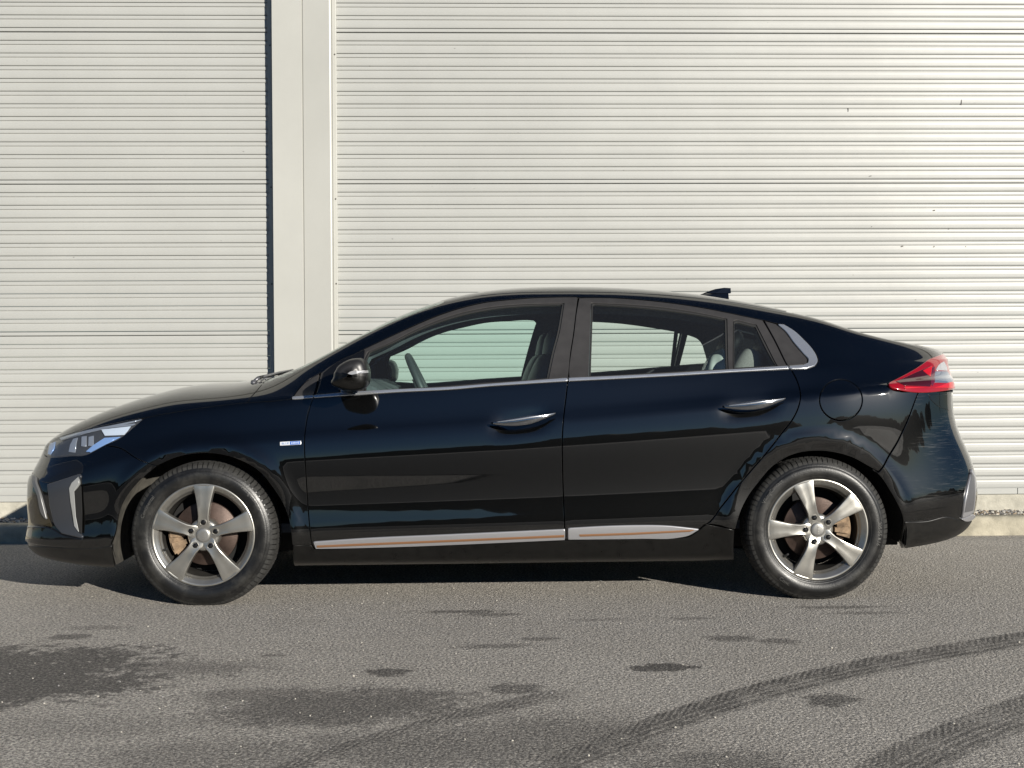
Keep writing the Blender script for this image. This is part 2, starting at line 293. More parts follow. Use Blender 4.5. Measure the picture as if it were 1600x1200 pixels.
# ------------------------------------------------------------------ roller doors
def door_paint(name,col):
    M_,n,b=mat(name); tc=n.nodes.new('ShaderNodeTexCoord'); P=tc.outputs['Object']
    oi=n.nodes.new('ShaderNodeObjectInfo')
    ad=n.nodes.new('ShaderNodeVectorMath'); ad.operation='ADD'; L(n,P,ad.inputs[0]); L(n,oi.outputs['Location'],ad.inputs[1])
    nz=n.nodes.new('ShaderNodeTexNoise'); nz.inputs['Scale'].default_value=1.1; nz.inputs['Detail'].default_value=8; nz.inputs['Roughness'].default_value=.65; L(n,ad.outputs[0],nz.inputs['Vector'])
    rp=n.nodes.new('ShaderNodeValToRGB'); rp.color_ramp.elements[0].position=.3; rp.color_ramp.elements[1].position=.72
    rp.color_ramp.elements[0].color=(*[c*.93 for c in col],1); rp.color_ramp.elements[1].color=(*[c*1.04 for c in col],1); L(n,nz.outputs['Fac'],rp.inputs['Fac'])
    # sparse scuffs and specks
    mp=n.nodes.new('ShaderNodeMapping'); mp.inputs['Scale'].default_value=(5,1,9); L(n,ad.outputs[0],mp.inputs['Vector'])
    vo=n.nodes.new('ShaderNodeTexVoronoi'); vo.inputs['Scale'].default_value=1.4; L(n,mp.outputs[0],vo.inputs['Vector'])
    sc=n.nodes.new('ShaderNodeSeparateColor'); L(n,vo.outputs['Color'],sc.inputs[0])
    a=n.nodes.new('ShaderNodeMapRange'); a.inputs['From Min'].default_value=.055; a.inputs['From Max'].default_value=.03; L(n,vo.outputs['Distance'],a.inputs['Value'])
    c=n.nodes.new('ShaderNodeMapRange'); c.inputs['From Min'].default_value=.78; c.inputs['From Max'].default_value=.95; c.inputs['To Max'].default_value=.55; L(n,sc.outputs[0],c.inputs['Value'])
    mm=n.nodes.new('ShaderNodeMath'); mm.operation='MULTIPLY'; L(n,a.outputs[0],mm.inputs[0]); L(n,c.outputs[0],mm.inputs[1])
    mx=n.nodes.new('ShaderNodeMixRGB'); mx.inputs['Color2'].default_value=(.10,.09,.08,1); L(n,mm.outputs[0],mx.inputs['Fac']); L(n,rp.outputs[0],mx.inputs['Color1']); L(n,mx.outputs[0],b.inputs['Base Color'])
    b.inputs['Roughness'].default_value=.38; b.inputs['Specular IOR Level'].default_value=.45
    n3=n.nodes.new('ShaderNodeTexNoise'); n3.inputs['Scale'].default_value=2.2; n3.inputs['Detail'].default_value=3; L(n,ad.outputs[0],n3.inputs['Vector'])
    bp=n.nodes.new('ShaderNodeBump'); bp.inputs['Strength'].default_value=.12; bp.inputs['Distance'].default_value=.02; L(n,n3.outputs['Fac'],bp.inputs['Height']); L(n,bp.outputs['Normal'],b.inputs['Normal'])
    return M_
DOORP=door_paint('cream_door_paint',(.395,.398,.378)); POSTP=door_paint('cream_cladding_paint',(.425,.423,.392))
PITCH=.08495; WY=2.20
SLAT=[(.000,-.001),(.0066,-.0012),(.0066,-.0060),(-.0005,-.0072),(-.0030,-.0100),(-.0036,-.0180),(-.0030,-.0268),(.0005,-.0282),(.0030,-.0295),(.0012,-.0400),(.0004,-.055),(.0010,-.0700),(.0026,-.0785),(.016,-.0785),(.016,-.001)]
SLAT=[(a*1.0767,b*1.0767) for a,b in SLAT]
SEAM=[(.000,-.001),(.012,-.0010),(.012,-.0042),(-.0005,-.0050),(-.0036,-.0080),(-.0042,-.0180),(-.0036,-.0255),(.0105,-.0268),(.0105,-.0310),(.0028,-.0322),(.0012,-.0400),(.0004,-.055),(.0010,-.0700),(.0026,-.0785),(.016,-.0785),(.016,-.001)]
SEAM=[(a*1.0767,b*1.0767) for a,b in SEAM]
def roller_door(x0,x1,label,seed):
    r=random.Random(seed); root=empty('roller_door',((x0+x1)/2,WY,.1405)); tag(root,label,'roller door','roller doors of the building','thing')
    me={}
    for nm,pf in (('a',SLAT),('b',SEAM)):
        q=MB(); V=[];n=len(pf)
        for xx in (x0,x1):
            for (y,z) in pf: V.append((xx-(x0+x1)/2,y,z))
        F=[(i,(i+1)%n,n+(i+1)%n,n+i) for i in range(n)]+[tuple(range(n))[::-1],tuple(range(n,2*n))]
        q.add(V,F); o=q.build('slat',DOORP); me[nm]=o.data; bpy.data.objects.remove(o)
    top=.184
    for i in range(48):
        o=link('slat',me['b' if i%12==0 and i>0 else 'a'],root)
        o.location=(0,r.uniform(-.0006,.0006),top+PITCH*(i+1)-.1405); o.rotation_euler=(math.radians(r.gauss(0,.06)),0,0)
    q=MB(); c=(x0+x1)/2
    for a,b_ in (((x0,x1),) if x1<0 else ((x0,3.557),(3.561,x1))): q.box(a-c,b_-c,-.004,.02,.002,.0425,.0015)
    q.build('bottom_bar',DOORP,root)
    return root
ld=roller_door(-5.6,-1.5463,'pale grey slatted roller door left of the steel column','1')
rd=roller_door(-1.0887,6.0,'wide cream slatted roller door behind the black car','2')
ZT=4.15; SCREW=pbr('screw_steel',(.12,.11,.10),.5,.8)
def rail(root,x0,x1,screws):
    px,py,pz=root.location; q=MB(); q.box(x0-px,x1-px,2.166-py,2.222-py,.1405-pz,ZT-pz,.002); o=q.build('guide_rail',POSTP,root)
    for z in screws: s=MB(); s.lathe([(0,-.003),(.0045,-.0028),(.006,0)],'y',10,((x0+x1)/2-px+.003,2.166-py,z-pz)); s.build('rail_screw',SCREW,o)
rail(ld,-1.5458,-1.5216,[.6,1.6,2.25,3.2]); rail(rd,-1.1156,-1.0882,[.55,1.6,2.17,3.14,3.8])
col=empty('steel_column',(-1.31,2.17,0)); tag(col,'cream sheet metal clad steel column between the two roller doors','column',kind='thing')
def rel(o,mb): 
    x,y,z=o.location; mb.v=[(a-x,b_-y,c-z) for a,b_,c in mb.v]; return mb
q=MB(); q.prism([(-1.5075,2.1020),(-1.3132,2.1025),(-1.3078,2.114),(-1.3078,2.22),(-1.5210,2.22),(-1.5210,2.162),(-1.5075,2.162)],'z',.1405,ZT); rel(col,q).build('cladding_panel',POSTP,col)
q=MB(); q.prism([(-1.3067,2.114),(-1.3019,2.109),(-1.1253,2.094),(-1.1172,2.097),(-1.1161,2.22),(-1.3067,2.22)],'z',.1405,ZT); rel(col,q).build('cladding_panel',POSTP,col)
wl=MB(); wl.box(-9,9,2.03,2.5,ZT,6.0); wl.box(-9,-5.6,2.18,2.5,.1405,ZT); wl.box(6.0,9,2.18,2.5,.1405,ZT)
def scuffs(root,spots):
    px,py,pz=root.location; r=random.Random(8)
    for x,z,a,b in spots:
        q=MB(); n=9; k0=r.uniform(0,6); pts=[(x-px+a*math.cos(6.283*i/n)*r.uniform(.5,1.1),2.1995-py,z-pz+b*math.sin(6.283*i/n+k0*.1)*r.uniform(.5,1.1)) for i in range(n)]
        k=round((z-.184)/PITCH-.5); q.prism([(p[0],p[2]) for p in pts],'y',2.1975-py,2.2025-py); q.build('scuff_mark',SCUFF,root)
SCUFF=pbr('dark_scuff',(.13,.12,.11),.8,noise=.5,scale=200)
scuffs(rd,[(1.90,2.29,.010,.004),(2.54,2.325,.012,.003),(3.13,2.302,.006,.004),(3.33,2.296,.016,.004),(2.98,2.09,.010,.006),(2.76,1.845,.010,.007),(2.98,1.842,.007,.005),(3.20,1.842,.004,.004),(2.93,2.03,.006,.004),(2.39,2.78,.002,.022),(3.17,2.83,.003,.030),(3.08,1.96,.005,.003),(2.55,1.98,.004,.003)])
o=wl.build('building_wall',POSTP); tag(o,kind='structure')

q=MB(); q.box(-60,60,-30,-3.7,-.2,.004); tag(q.build('added_dark_ground',pbr('added_dark_asphalt',(.035,.035,.036),.85,noise=.4,scale=60,bump=.3,bscale=300)),kind='structure')  # unseen ground strip added to darken the reflections in the doors
# wooded ridge across the yard behind the camera: what the black paint reflects
r=random.Random(11); n_=700; V=[];F=[]
for i in range(n_+1):
    a=math.pi+math.pi*(i/n_-0.0); X=130*math.cos(a); Y=130*math.sin(a)*.62-10
    h=6.3+2.2*math.sin(i*.035+1)+1.6*math.sin(i*.091)+.8*math.sin(i*.26+2)+.7*abs(math.sin(i*.61+math.sin(i*.2)))+r.uniform(-.25,.35)
    V+=[(X,Y,-1),(X*1.0,Y,h*.75),(X*1.03,Y*1.03,h),(X*1.2,Y*1.2,-1)]
for i in range(n_):
    for j in range(3): F.append((4*i+j,4*i+j+1,4*i+5+j,4*i+4+j))
tag(mesh('wooded_hill',V,F,pbr('dark_wood',(.030,.036,.022),.95,noise=.5,scale=.6),None,True),kind='structure')

# ------------------------------------------------------------------ the car's body surface
# ---- car body surface: cubic B-spline patch, u along the flank (nose to tail), t from sill to roof centre line
def pw(x, pts):
    a=np.array(pts,float); return np.interp(x,a[:,0],a[:,1])
def smooth_tab(pts):
    # monotone cubic (pchip) interpolation
    a=np.array(pts,float); x=a[:,0]; y=a[:,1]; h=np.diff(x); d=np.diff(y)/h
    m=np.zeros(len(x)); m[0]=d[0]; m[-1]=d[-1]
    for i in range(1,len(x)-1):
        m[i]=0 if d[i-1]*d[i]<=0 else (h[i-1]+h[i])*3/((2*h[i]+h[i-1])/d[i-1]+(h[i]+2*h[i-1])/d[i])
    def f(q):
        q=np.clip(q,x[0],x[-1]); i=np.clip(np.searchsorted(x,q)-1,0,len(x)-2); s=(q-x[i])/h[i]
        return (1+2*s)*(1-s)**2*y[i]+s*(1-s)**2*h[i]*m[i]+s*s*(3-2*s)*y[i+1]+s*s*(s-1)*h[i]*m[i+1]
    return f
# roof / bonnet centre line height
ZC=smooth_tab([(-2.19,.691),(-2.10,.718),(-1.95,.786),(-1.75,.899),(-1.5,.967),(-1.27,.970),(-1.12,.996),(-.98,1.051),(-.80,1.137),(-.6,1.263),(-.33,1.376),(-.1,1.424),(.15,1.437),(.35,1.437),(.6,1.428),(.9,1.399),(1.2,1.346),(1.5,1.261),(1.8,1.157),(2.05,1.113),(2.235,1.106)])
ZB=smooth_tab([(-2.3,.655),(-2.1,.69),(-1.9,.752),(-1.66,.81),(-1.35,.86),(-1.05,.897),(-.87,.916),(-.3,.953),(.23,.984),(.7,1.008),(1.23,1.03),(1.6,1.045),(2.0,1.06),(2.3,1.07)])
ZCR=smooth_tab([(-2.3,.50),(-2.1,.535),(-1.9,.60),(-1.6,.665),(-1.35,.695),(-1.0,.722),(-.4,.758),(.22,.797),(.75,.840),(1.27,.888),(1.67,.930),(2.0,.955),(2.3,.955)])
ZBOT=smooth_tab([(-2.300,0.203),(-2.100,0.193),(-1.900,0.176),(-1.700,0.169),(-1.000,0.171),(0.000,0.174),(1.000,0.180),(1.500,0.196),(1.750,0.229),(2.000,0.257),(2.300,0.308)])
YB=smooth_tab([(-2.3,.80),(-1.9,.80),(-1.6,.80),(-1.3,.81),(-1.0,.825),(-.6,.832),(0,.834),(.5,.832),(1.0,.815),(1.4,.785),(1.8,.74),(2.1,.70),(2.3,.67)])
xs_mid=[-1.5,-1.3,-1.1,-.9,-.65,-.4,-.1,.2,.5,.8,1.05,1.25,1.45]
# plan stations of the wrap: distance from the nose/tail, share of the half width
FW=[(0,0),(.0,.22),(.010,.44),(.032,.64),(.085,.80),(.19,.905),(.36,.965),(.55,.988)]
RW=[(0,0),(.0,.24),(.014,.48),(.045,.68),(.115,.835),(.23,.92),(.40,.968),(.58,.99)]
NF=len(FW); NM=len(xs_mid); NR=len(RW); NU=NF+NM+NR
# section rows below the belt: share of height sill->crease or crease->belt, half width at mid car
LOW=[(-.03,.80),(.0,.853),(.06,.870),(.15,.886),(.235,.9100),(.35,.9022),(.50,.8928),(.66,.8982),(.78,.9024),(.88,.9005),(.965,.8935),(1.02,.887)]
UPP=[(.22,.871),(.55,.856),(.88,.841),(1.0,.834)]
HI_C=[(.972,.05),(.93,.17),(.87,.36),(.805,.57),(.745,.75),(.685,.865),(.60,.93),(.46,.965),(.24,.992),(0,1.)]
HI_H=[(.975,.17),(.945,.32),(.90,.47),(.84,.61),(.765,.73),(.67,.83),(.55,.905),(.40,.958),(.21,.992),(0,1.)]
NT=len(LOW)+len(UPP)+len(HI_C)
IB=len(LOW)+len(UPP)-1   # belt row
def sst(a,b,x):
    s=np.clip((x-a)/(b-a),0,1); return s*s*(3-2*s)
def row_nose(r):   # x of the nose for each row, by share of the lower height
    pass
def build_net():
    net=np.zeros((NU,NT,3))
    W=.91
    noseX=smooth_tab([(.16,-2.19),(.25,-2.262),(.32,-2.252),(.45,-2.257),(.56,-2.250),(.62,-2.212),(.68,-2.194),(.74,-2.174)])
    tailX=smooth_tab([(.25,2.16),(.33,2.215),(.42,2.226),(.54,2.216),(.62,2.194),(.72,2.140),(.85,2.108),(.95,2.113),(1.05,2.128),(1.13,2.19)])
    for j in range(NU):
        for r in range(NT):
            if r<=IB:
                if r<len(LOW): fr,yw=LOW[r]; seg=0
                else: fr,yw=UPP[r-len(LOW)]; seg=1
                def zof(x):
                    return ZBOT(x)+fr*(ZCR(x)-ZBOT(x)) if seg==0 else ZCR(x)+fr*(ZB(x)-ZCR(x))
                def shape(x,z):
                    # half width of the row at full body, following the belt taper in the upper band
                    w=yw
                    if seg==1:
                        k=(.887-yw)/(.887-.834); w=.887*(1-k)+YB(x)*k
                    return w
                if j<NF:
                    dx,fy=FW[j]
                    z=zof(-2.235+dx)
                    X=noseX(z)+dx*(1.0)
                    z=zof(X); 
                    y=fy*shape(X,z)
                    # lower valance tucks in toward the centre
                elif j<NF+NM:
                    X=xs_mid[j-NF]; z=zof(X); y=shape(X,z)
                else:
                    dx,fy=RW[NU-1-j]
                    z=zof(2.235-dx); X=tailX(z)-dx; z=zof(X); y=fy*shape(X,z)
                net[j,r]=(X,y,z)
            else:
                fy0,fz0=HI_H[r-IB-1]; fy1,fz1=HI_C[r-IB-1]
                xb,yb,zb=net[j,IB]
                if j<NF: 
                    c=[-2.185,-2.15,-2.09,-2.02,-1.94,-1.85,-1.75,-1.64][j]
                elif j<NF+NM: c=None
                else:
                    c=[2.19,2.17,2.12,2.05,1.96,1.85,1.73,1.61][NU-1-j]
                X0=xb
                if c is None:
                    Xc=X0
                    # wind screen base and rear edge sweep: mid stations are straight sections
                else: Xc=c
                k=sst(-1.18,-.62,X0)
                fy=fy0*(1-k)+fy1*k; fz=fz0*(1-k)+fz1*k
                # flatter screen and firmer screen pillar edge ahead of the roof
                kf=sst(-1.15,-.95,X0)*(1-sst(-.30,.25,X0))
                fc,zc_=[(.972,.05),(.935,.18),(.885,.39),(.835,.60),(.79,.79),(.742,.90),(.66,.945),(.50,.972),(.26,.992),(0,1.)][r-IB-1]
                fy=fy*(1-kf)+fc*kf; fz=fz*(1-kf)+zc_*kf
                kr=sst(1.25,1.65,X0)
                fr_,zr_=[(.985,.07),(.962,.22),(.930,.43),(.895,.65),(.855,.84),(.81,.93),(.72,.966),(.55,.984),(.29,.996),(0,1.)][r-IB-1]
                fy=fy*(1-kr)+fr_*kr; fz=fz*(1-kr)+zr_*kr
                X=X0+(Xc-X0)*(1-fy)**.8
                zc=ZC(Xc)
                # wind screen leans: section height belongs to x shifted toward the centre line
                net[j,r]=(X,yb*fy,zb+(zc-zb)*fz)
    return net
NET=build_net()
def bs(n,q):
    # clamped uniform cubic B-spline basis, q in [0,1] -> (len(q), n)
    kn=np.concatenate([[0]*3,np.linspace(0,1,n-2),[1]*3]); q=np.clip(np.asarray(q,float),0,1-1e-9)
    B=((q[:,None]>=kn[None,:-1])&(q[:,None]<kn[None,1:])).astype(float)
    for p in range(1,4):
        a=kn[p:-1]-kn[:-p-1]; b=kn[p+1:]-kn[1:-p]
        nB=np.zeros((len(q),B.shape[1]-1))
        for i in range(nB.shape[1]):
            v=0
            if a[i]>0: v=v+(q-kn[i])/a[i]*B[:,i]
            if b[i]>0: v=v+(kn[i+p+1]-q)/b[i]*B[:,i+1]
            nB[:,i]=v
        B=nB
    return B
ARCH=[(-1.35,.318),(1.35,.318)]
def disp(P):
    P=P.copy()
    for xc,zc in ARCH:
        d=np.hypot(P[...,0]-xc,P[...,2]-zc)
        m=(P[...,2]>.1)&(P[...,1]>.5)
        P[...,1]+=np.where(m,.010*np.exp(-((d-.395)/.035)**2),0)
    # finger hollows behind the door handles
    for xc,zc in ((.035,.792),(1.052,.860)):
        a=(P[...,0]-xc)/.115; b=(P[...,2]-zc-.13*(P[...,0]-xc))/.045
        P[...,1]-=np.where(P[...,1]>.5,.016*np.exp(-(a**4)-(b**2)*1.4),0)
    return P
def _b4(n,q):
    # the four non-zero basis values and the index of the first
    kn=np.concatenate([[0]*3,np.linspace(0,1,n-2),[1]*3]); q=np.clip(np.asarray(q,float),0,1-1e-9)
    k=np.minimum((q*(n-3)).astype(int),n-4)+3
    B=[np.ones_like(q)]
    for p in range(1,4):
        nb=[0]*(p+1); sv=0
        for r in range(p):
            hi=kn[k+r+1]-q; lo=q-kn[k+1-p+r]; tmp=B[r]/(hi+lo); nb[r]=sv+hi*tmp; sv=lo*tmp
        nb[p]=sv; B=nb
    return np.stack(B,-1),k-3
_NF=NET.reshape(-1,3); _O=(np.arange(4)[:,None]*NT+np.arange(4)[None,:])
def S(u,t):
    u=np.asarray(u,float);t=np.asarray(t,float); sh=u.shape
    bu,iu=_b4(NU,u.ravel()); bt,it=_b4(NT,t.ravel())
    w=(bu[:,:,None]*bt[:,None,:]).reshape(-1,16); id_=(iu*NT+it)[:,None]+_O.reshape(1,16)
    return disp((w[:,:,None]*_NF[id_]).sum(1)).reshape(sh+(3,))
def Sgrid(us,ts):
    return disp(np.einsum('ki,lj,ijc->klc',bs(NU,us),bs(NT,ts),NET,optimize=True))

# ------------------------------------------------------------------ tracing lines of the photograph onto the body surface
_us=np.linspace(0,1,240); _ts=np.linspace(0,1,150); _G=Sgrid(_us,_ts)
def SN(u,t):
    e=1e-4; u=np.asarray(u,float); t=np.asarray(t,float)
    u0=np.clip(u-e,0,1);u1=np.clip(u+e,0,1);t0=np.clip(t-e,0,1);t1=np.clip(t+e,0,1)
    q=S(np.stack([u1,u0,u,u]),np.stack([t,t,t1,t0])); n=np.cross(q[0]-q[1],q[2]-q[3]); l=np.linalg.norm(n,axis=-1,keepdims=True); n=n/np.maximum(l,1e-12)
    return n*NSIGN
NSIGN=1.; NSIGN=1. if SN(np.array([.5]),np.array([.3]))[0,1]>0 else -1.
_GN=SN(*np.meshgrid(_us,_ts,indexing='ij'))
def project(P):
    q=(np.asarray(P,float)-CAM_LOC)@CAX.T
    return np.stack([800+FOC*q[...,0]/q[...,2],600-FOC*q[...,1]/q[...,2]],-1)
def px2uv(pts,side=-1,off=0.0):
    """photo pixel -> (u,t) on the body side (side -1 near the camera, +1 far side seen from inside)"""
    pts=np.array(pts,float); flip=np.array([1,side,1.])
    G=(_G+off*_GN)*flip; Nn=_GN*flip; vis=((CAM_LOC-G)*Nn).sum(-1)*(1 if side<0 else -1)>-.02
    pr=project(G); out=[]
    def f(uv): return project((S(uv[:,0],uv[:,1])+off*SN(uv[:,0],uv[:,1]))*flip)
    for p in pts:
        d=((pr-p)**2).sum(-1)+np.where(vis,0,1e7); i,j=np.unravel_index(np.argmin(d),d.shape); out.append((_us[i],_ts[j]))
    uv=np.array(out); best=uv.copy(); be=((f(uv)-pts)**2).sum(-1)
    for it in range(12):
        e=f(uv)-pts; h=1e-4
        J=np.stack([(f(np.clip(uv+[h,0],0,1))-f(np.clip(uv-[h,0],0,1)))/(2*h),(f(np.clip(uv+[0,h],0,1))-f(np.clip(uv-[0,h],0,1)))/(2*h)],-1)
        A=np.einsum('kij,kil->kjl',J,J)+np.eye(2)*200.; b=np.einsum('kij,ki->kj',J,e)
        st=np.linalg.solve(A,b[...,None])[...,0]; uv=np.clip(uv-np.clip(st,-.02,.02),0,1)
        er=((f(uv)-pts)**2).sum(-1); k=er<be; best[k]=uv[k]; be=np.where(k,er,be)
    return best
_la=np.concatenate([[0],np.cumsum(np.linalg.norm(np.diff(S(np.linspace(0,1,1500),np.full(1500,.40)),axis=0),axis=1))]); _lu=np.linspace(0,1,1500)
_lb=np.concatenate([[0],np.cumsum(np.linalg.norm(np.diff(S(np.full(1500,.5),np.linspace(0,1,1500)),axis=0),axis=1))])
def uv2ab(uv): uv=np.asarray(uv,float); return np.stack([np.interp(uv[...,0],_lu,_la),np.interp(uv[...,1],_lu,_lb)],-1)
def ab2uv(ab): ab=np.asarray(ab,float); return np.stack([np.interp(ab[...,0],_la,_lu),np.interp(ab[...,1],_lb,_lu)],-1)
_UC={}
def u_at(x,t):
    k=round(float(t),5)
    if k not in _UC: _UC[k]=S(_lu,np.full(1500,t))[:,0]
    return float(np.interp(x,_UC[k],_lu))
def t_at(u,z):
    a=S(np.full(1500,u),_lu)[:,2]; return float(np.interp(z,a,_lu))
def loop_ab(loop,side=-1,off=0.):
    px=[p for p in loop if not isinstance(p[0],str)]; uvp=iter(px2uv(px,side,off)) if px else None; r=[]
    for p in loop:
        if isinstance(p[0],str):
            r.append((p[1],p[2]) if p[0]=='u' else (u_at(p[1],p[2]),p[2]))
        else: r.append(tuple(next(uvp)))
    return uv2ab(np.array(r))
def smooth_loop(P,step=.012,corner=32):
    n=len(P); out=[]
    cor=[]
    for i in range(n):
        a=P[i]-P[i-1]; b=P[(i+1)%n]-P[i]; la,lb=np.linalg.norm(a),np.linalg.norm(b)
        cor.append(la<1e-9 or lb<1e-9 or np.degrees(np.arccos(np.clip((a@b)/(la*lb),-1,1)))>corner)
    for i in range(n):
        p0,p1,p2,p3=P[i-1],P[i],P[(i+1)%n],P[(i+2)%n]; l=np.linalg.norm(p2-p1); k=max(1,int(math.ceil(l/step)))
        def tang(a,b,c):
            la,lb=np.linalg.norm(b-a)+1e-9,np.linalg.norm(c-b)+1e-9; return ((b-a)/la*lb+(c-b)/lb*la)/(la+lb)*l
        m1=(p2-p1) if cor[i] else tang(p0,p1,p2); m2=(p2-p1) if cor[(i+1)%n] else tang(p1,p2,p3)
        for q in range(k):
            s=q/k; out.append((2*s**3-3*s*s+1)*p1+(s**3-2*s*s+s)*m1+(3*s*s-2*s**3)*p2+(s**3-s*s)*m2)
    return np.array(out)
def inside(P,loop):
    x,y=P[:,0],P[:,1]; c=np.zeros(len(P),bool); n=len(loop)
    for i in range(n):
        a,b=loop[i],loop[(i+1)%n]
        if a[1]==b[1]: continue
        k=((a[1]>y)!=(b[1]>y)); xi=a[0]+(y-a[1])*(b[0]-a[0])/(b[1]-a[1]); c^=k&(x<xi)
    return c
_AMAX=_la[-1]; _BMAX=_lb[-1]
def inset_loop(P,d):
    # shrink a closed loop by d (holes are passed clockwise and so grow); points on the centre line stay on it
    n=len(P); a=P-np.roll(P,1,0); b=np.roll(P,-1,0)-P
    na=np.stack([-a[:,1],a[:,0]],1)/(np.linalg.norm(a,axis=1,keepdims=True)+1e-12); nb=np.stack([-b[:,1],b[:,0]],1)/(np.linalg.norm(b,axis=1,keepdims=True)+1e-12)
    m_=na+nb; m_/= (np.linalg.norm(m_,axis=1,keepdims=True)+1e-9); c=np.clip((m_*na).sum(1,keepdims=True),.45,1)
    Q=P+m_*d/c
    Q[:,0]=np.where(P[:,0]<1e-6,P[:,0],np.where(P[:,0]>_AMAX-1e-6,P[:,0],Q[:,0])); Q[:,1]=np.where(P[:,1]>_BMAX-1e-6,P[:,1],Q[:,1])
    return Q
def area2(P): return .5*np.sum(P[:,0]*np.roll(P[:,1],-1)-np.roll(P[:,0],-1)*P[:,1])
def build_patch(loops,off=0.,inset=.0022,depth=.014,bev=.0016,space=.03,side=-1,loff=0.,smooth=True,step=.012,wall=True,bow=None):
    """returns verts (near-side frame, y negative), faces, normals"""
    LL=[]
    for k,lp in enumerate(loops):
        ab=loop_ab(lp,side,loff) if not isinstance(lp,np.ndarray) else lp
        ab=smooth_loop(ab,step) if smooth else ab
        ccw=area2(ab)>0
        if (k==0)!=ccw: ab=ab[::-1]
        LL.append(inset_loop(ab,inset+bev))
    B=np.concatenate(LL); lo,hi=B.min(0),B.max(0)
    gx,gy=np.meshgrid(np.arange(lo[0]+space/2,hi[0],space),np.arange(lo[1]+space/2,hi[1],space)); gy=gy+0; gx=gx+(np.arange(gx.shape[0])[:,None]%2)*space*.5
    Gp=np.stack([gx.ravel(),gy.ravel()],1)
    k=inside(Gp,LL[0])
    for h in LL[1:]: k&=~inside(Gp,h)
    Gp=Gp[k]
    if len(Gp):
        d=np.full(len(Gp),1e9)
        for i in range(0,len(B),400): d=np.minimum(d,np.sqrt(((Gp[:,None]-B[None,i:i+400])**2).sum(-1)).min(1))
        Gp=Gp[d>space*.45]
    pts=np.concatenate([B,Gp]); ed=[]; st=0
    for l in LL:
        n=len(l); ed+=[(st+i,st+(i+1)%n) for i in range(n)]; st+=n
    r=geometry.delaunay_2d_cdt([Vector((float(a),float(b))) for a,b in pts],ed,[],0,1e-7)
    ov=np.array([tuple(v) for v in r[0]]); F=[tuple(f) for f in r[2]]
    orig=r[3]; idx={}
    for i,o in enumerate(orig):
        for j in o: idx[j]=i
    C=np.array([ov[list(f)].mean(0) for f in F]); k=inside(C,LL[0])
    for h in LL[1:]: k&=~inside(C,h)
    F=[f for f,q in zip(F,k) if q]
    fl=np.array([1,-1,1.])
    def pos(ab):
        uv=ab2uv(ab); return S(uv[:,0],uv[:,1])*fl, SN(uv[:,0],uv[:,1])*fl
    P,N=pos(ov); o_=off if bow is None else off+bow(P)
    V=P+N*(np.asarray(o_).reshape(-1,1) if np.ndim(o_) else o_)
    V=V.tolist(); NN=N.tolist()
    # orient faces
    out=[]
    for f in F:
        a,b,c=(np.array(V[i]) for i in f[:3]); 
        out.append(f if np.cross(b-a,c-a)@N[f[0]]>0 else f[::-1])
    F=out
    if wall:
        st=0
        for l in LL:
            n=len(l); l2=inset_loop(l,-bev); p1,n1=pos(l); p2,n2=pos(l2)
            o1=np.zeros(n)+off if bow is None else off+bow(p1)
            sd=p2-p1; sd-= (sd*n1).sum(1,keepdims=True)*n1; ln=np.linalg.norm(sd,axis=1,keepdims=True)
            tg=np.roll(p1,-1,0)-np.roll(p1,1,0); alt=np.cross(tg,n1); alt/=np.linalg.norm(alt,axis=1,keepdims=True)+1e-12
            sgn=np.sign((alt*sd).sum(1,keepdims=True)); sgn[sgn==0]=1; sd=alt*sgn
            if (sgn>0).mean()<.5 or True:
                mj=1 if (sgn>0).mean()>=.5 else -1; sd=alt*mj
            r0=[idx[st+i] for i in range(n)]; b0=len(V)
            r1=p1+sd*bev*.7+n1*(o1[:,None]-bev*.3); r2=p1+sd*bev+n1*(o1[:,None]-bev); r3=p1+sd*bev+n1*(o1[:,None]-depth)
            V+=r1.tolist()+r2.tolist()+r3.tolist()
            q=n1+sd; q/=np.linalg.norm(q,axis=1,keepdims=True); q2=sd*.94+n1*.34; NN+=q.tolist()+q2.tolist()+sd.tolist()
            seam=np.abs(p1[:,1])<1.5e-3
            for i in range(n):
                j=(i+1)%n
                if seam[i] and seam[j]: continue
                rings=[(r0[i],r0[j]),(b0+i,b0+j),(b0+n+i,b0+n+j),(b0+2*n+i,b0+2*n+j)]
                for (a,b),(c,d) in zip(rings[:-1],rings[1:]):
                    f=(a,c,d,b); va,vb,vc=(np.array(V[x]) for x in f[:3]); nr=np.cross(vb-va,vc-va)
                    ref=np.array(NN[f[0]])+np.array(NN[f[1]])
                    F.append(f if nr@ref>0 else f[::-1])
            st+=n
    return np.array(V),F,np.array(NN)
FLIP=np.array([1,-1,1.])
def panel(name,loops,mt,parents,whole=False,**kw):
    """parents: (near, far) objects; a whole panel is one object over both sides"""
    V,F,N=build_patch(loops,**kw)
    if whole:
        V2=np.concatenate([V,V*FLIP]); N2=np.concatenate([N,N*FLIP]); k=len(V)
        return mesh(name,V2,list(F)+[tuple(i+k for i in f[::-1]) for f in F],mt,parents if not isinstance(parents,tuple) else parents[0],True,N2)
    o=[mesh(name,V,F,mt,parents[0],True,N)]
    if parents[1] is not None: o.append(mesh(name,V*FLIP,[f[::-1] for f in F],mt,parents[1],True,N*FLIP))
    return tuple(o)

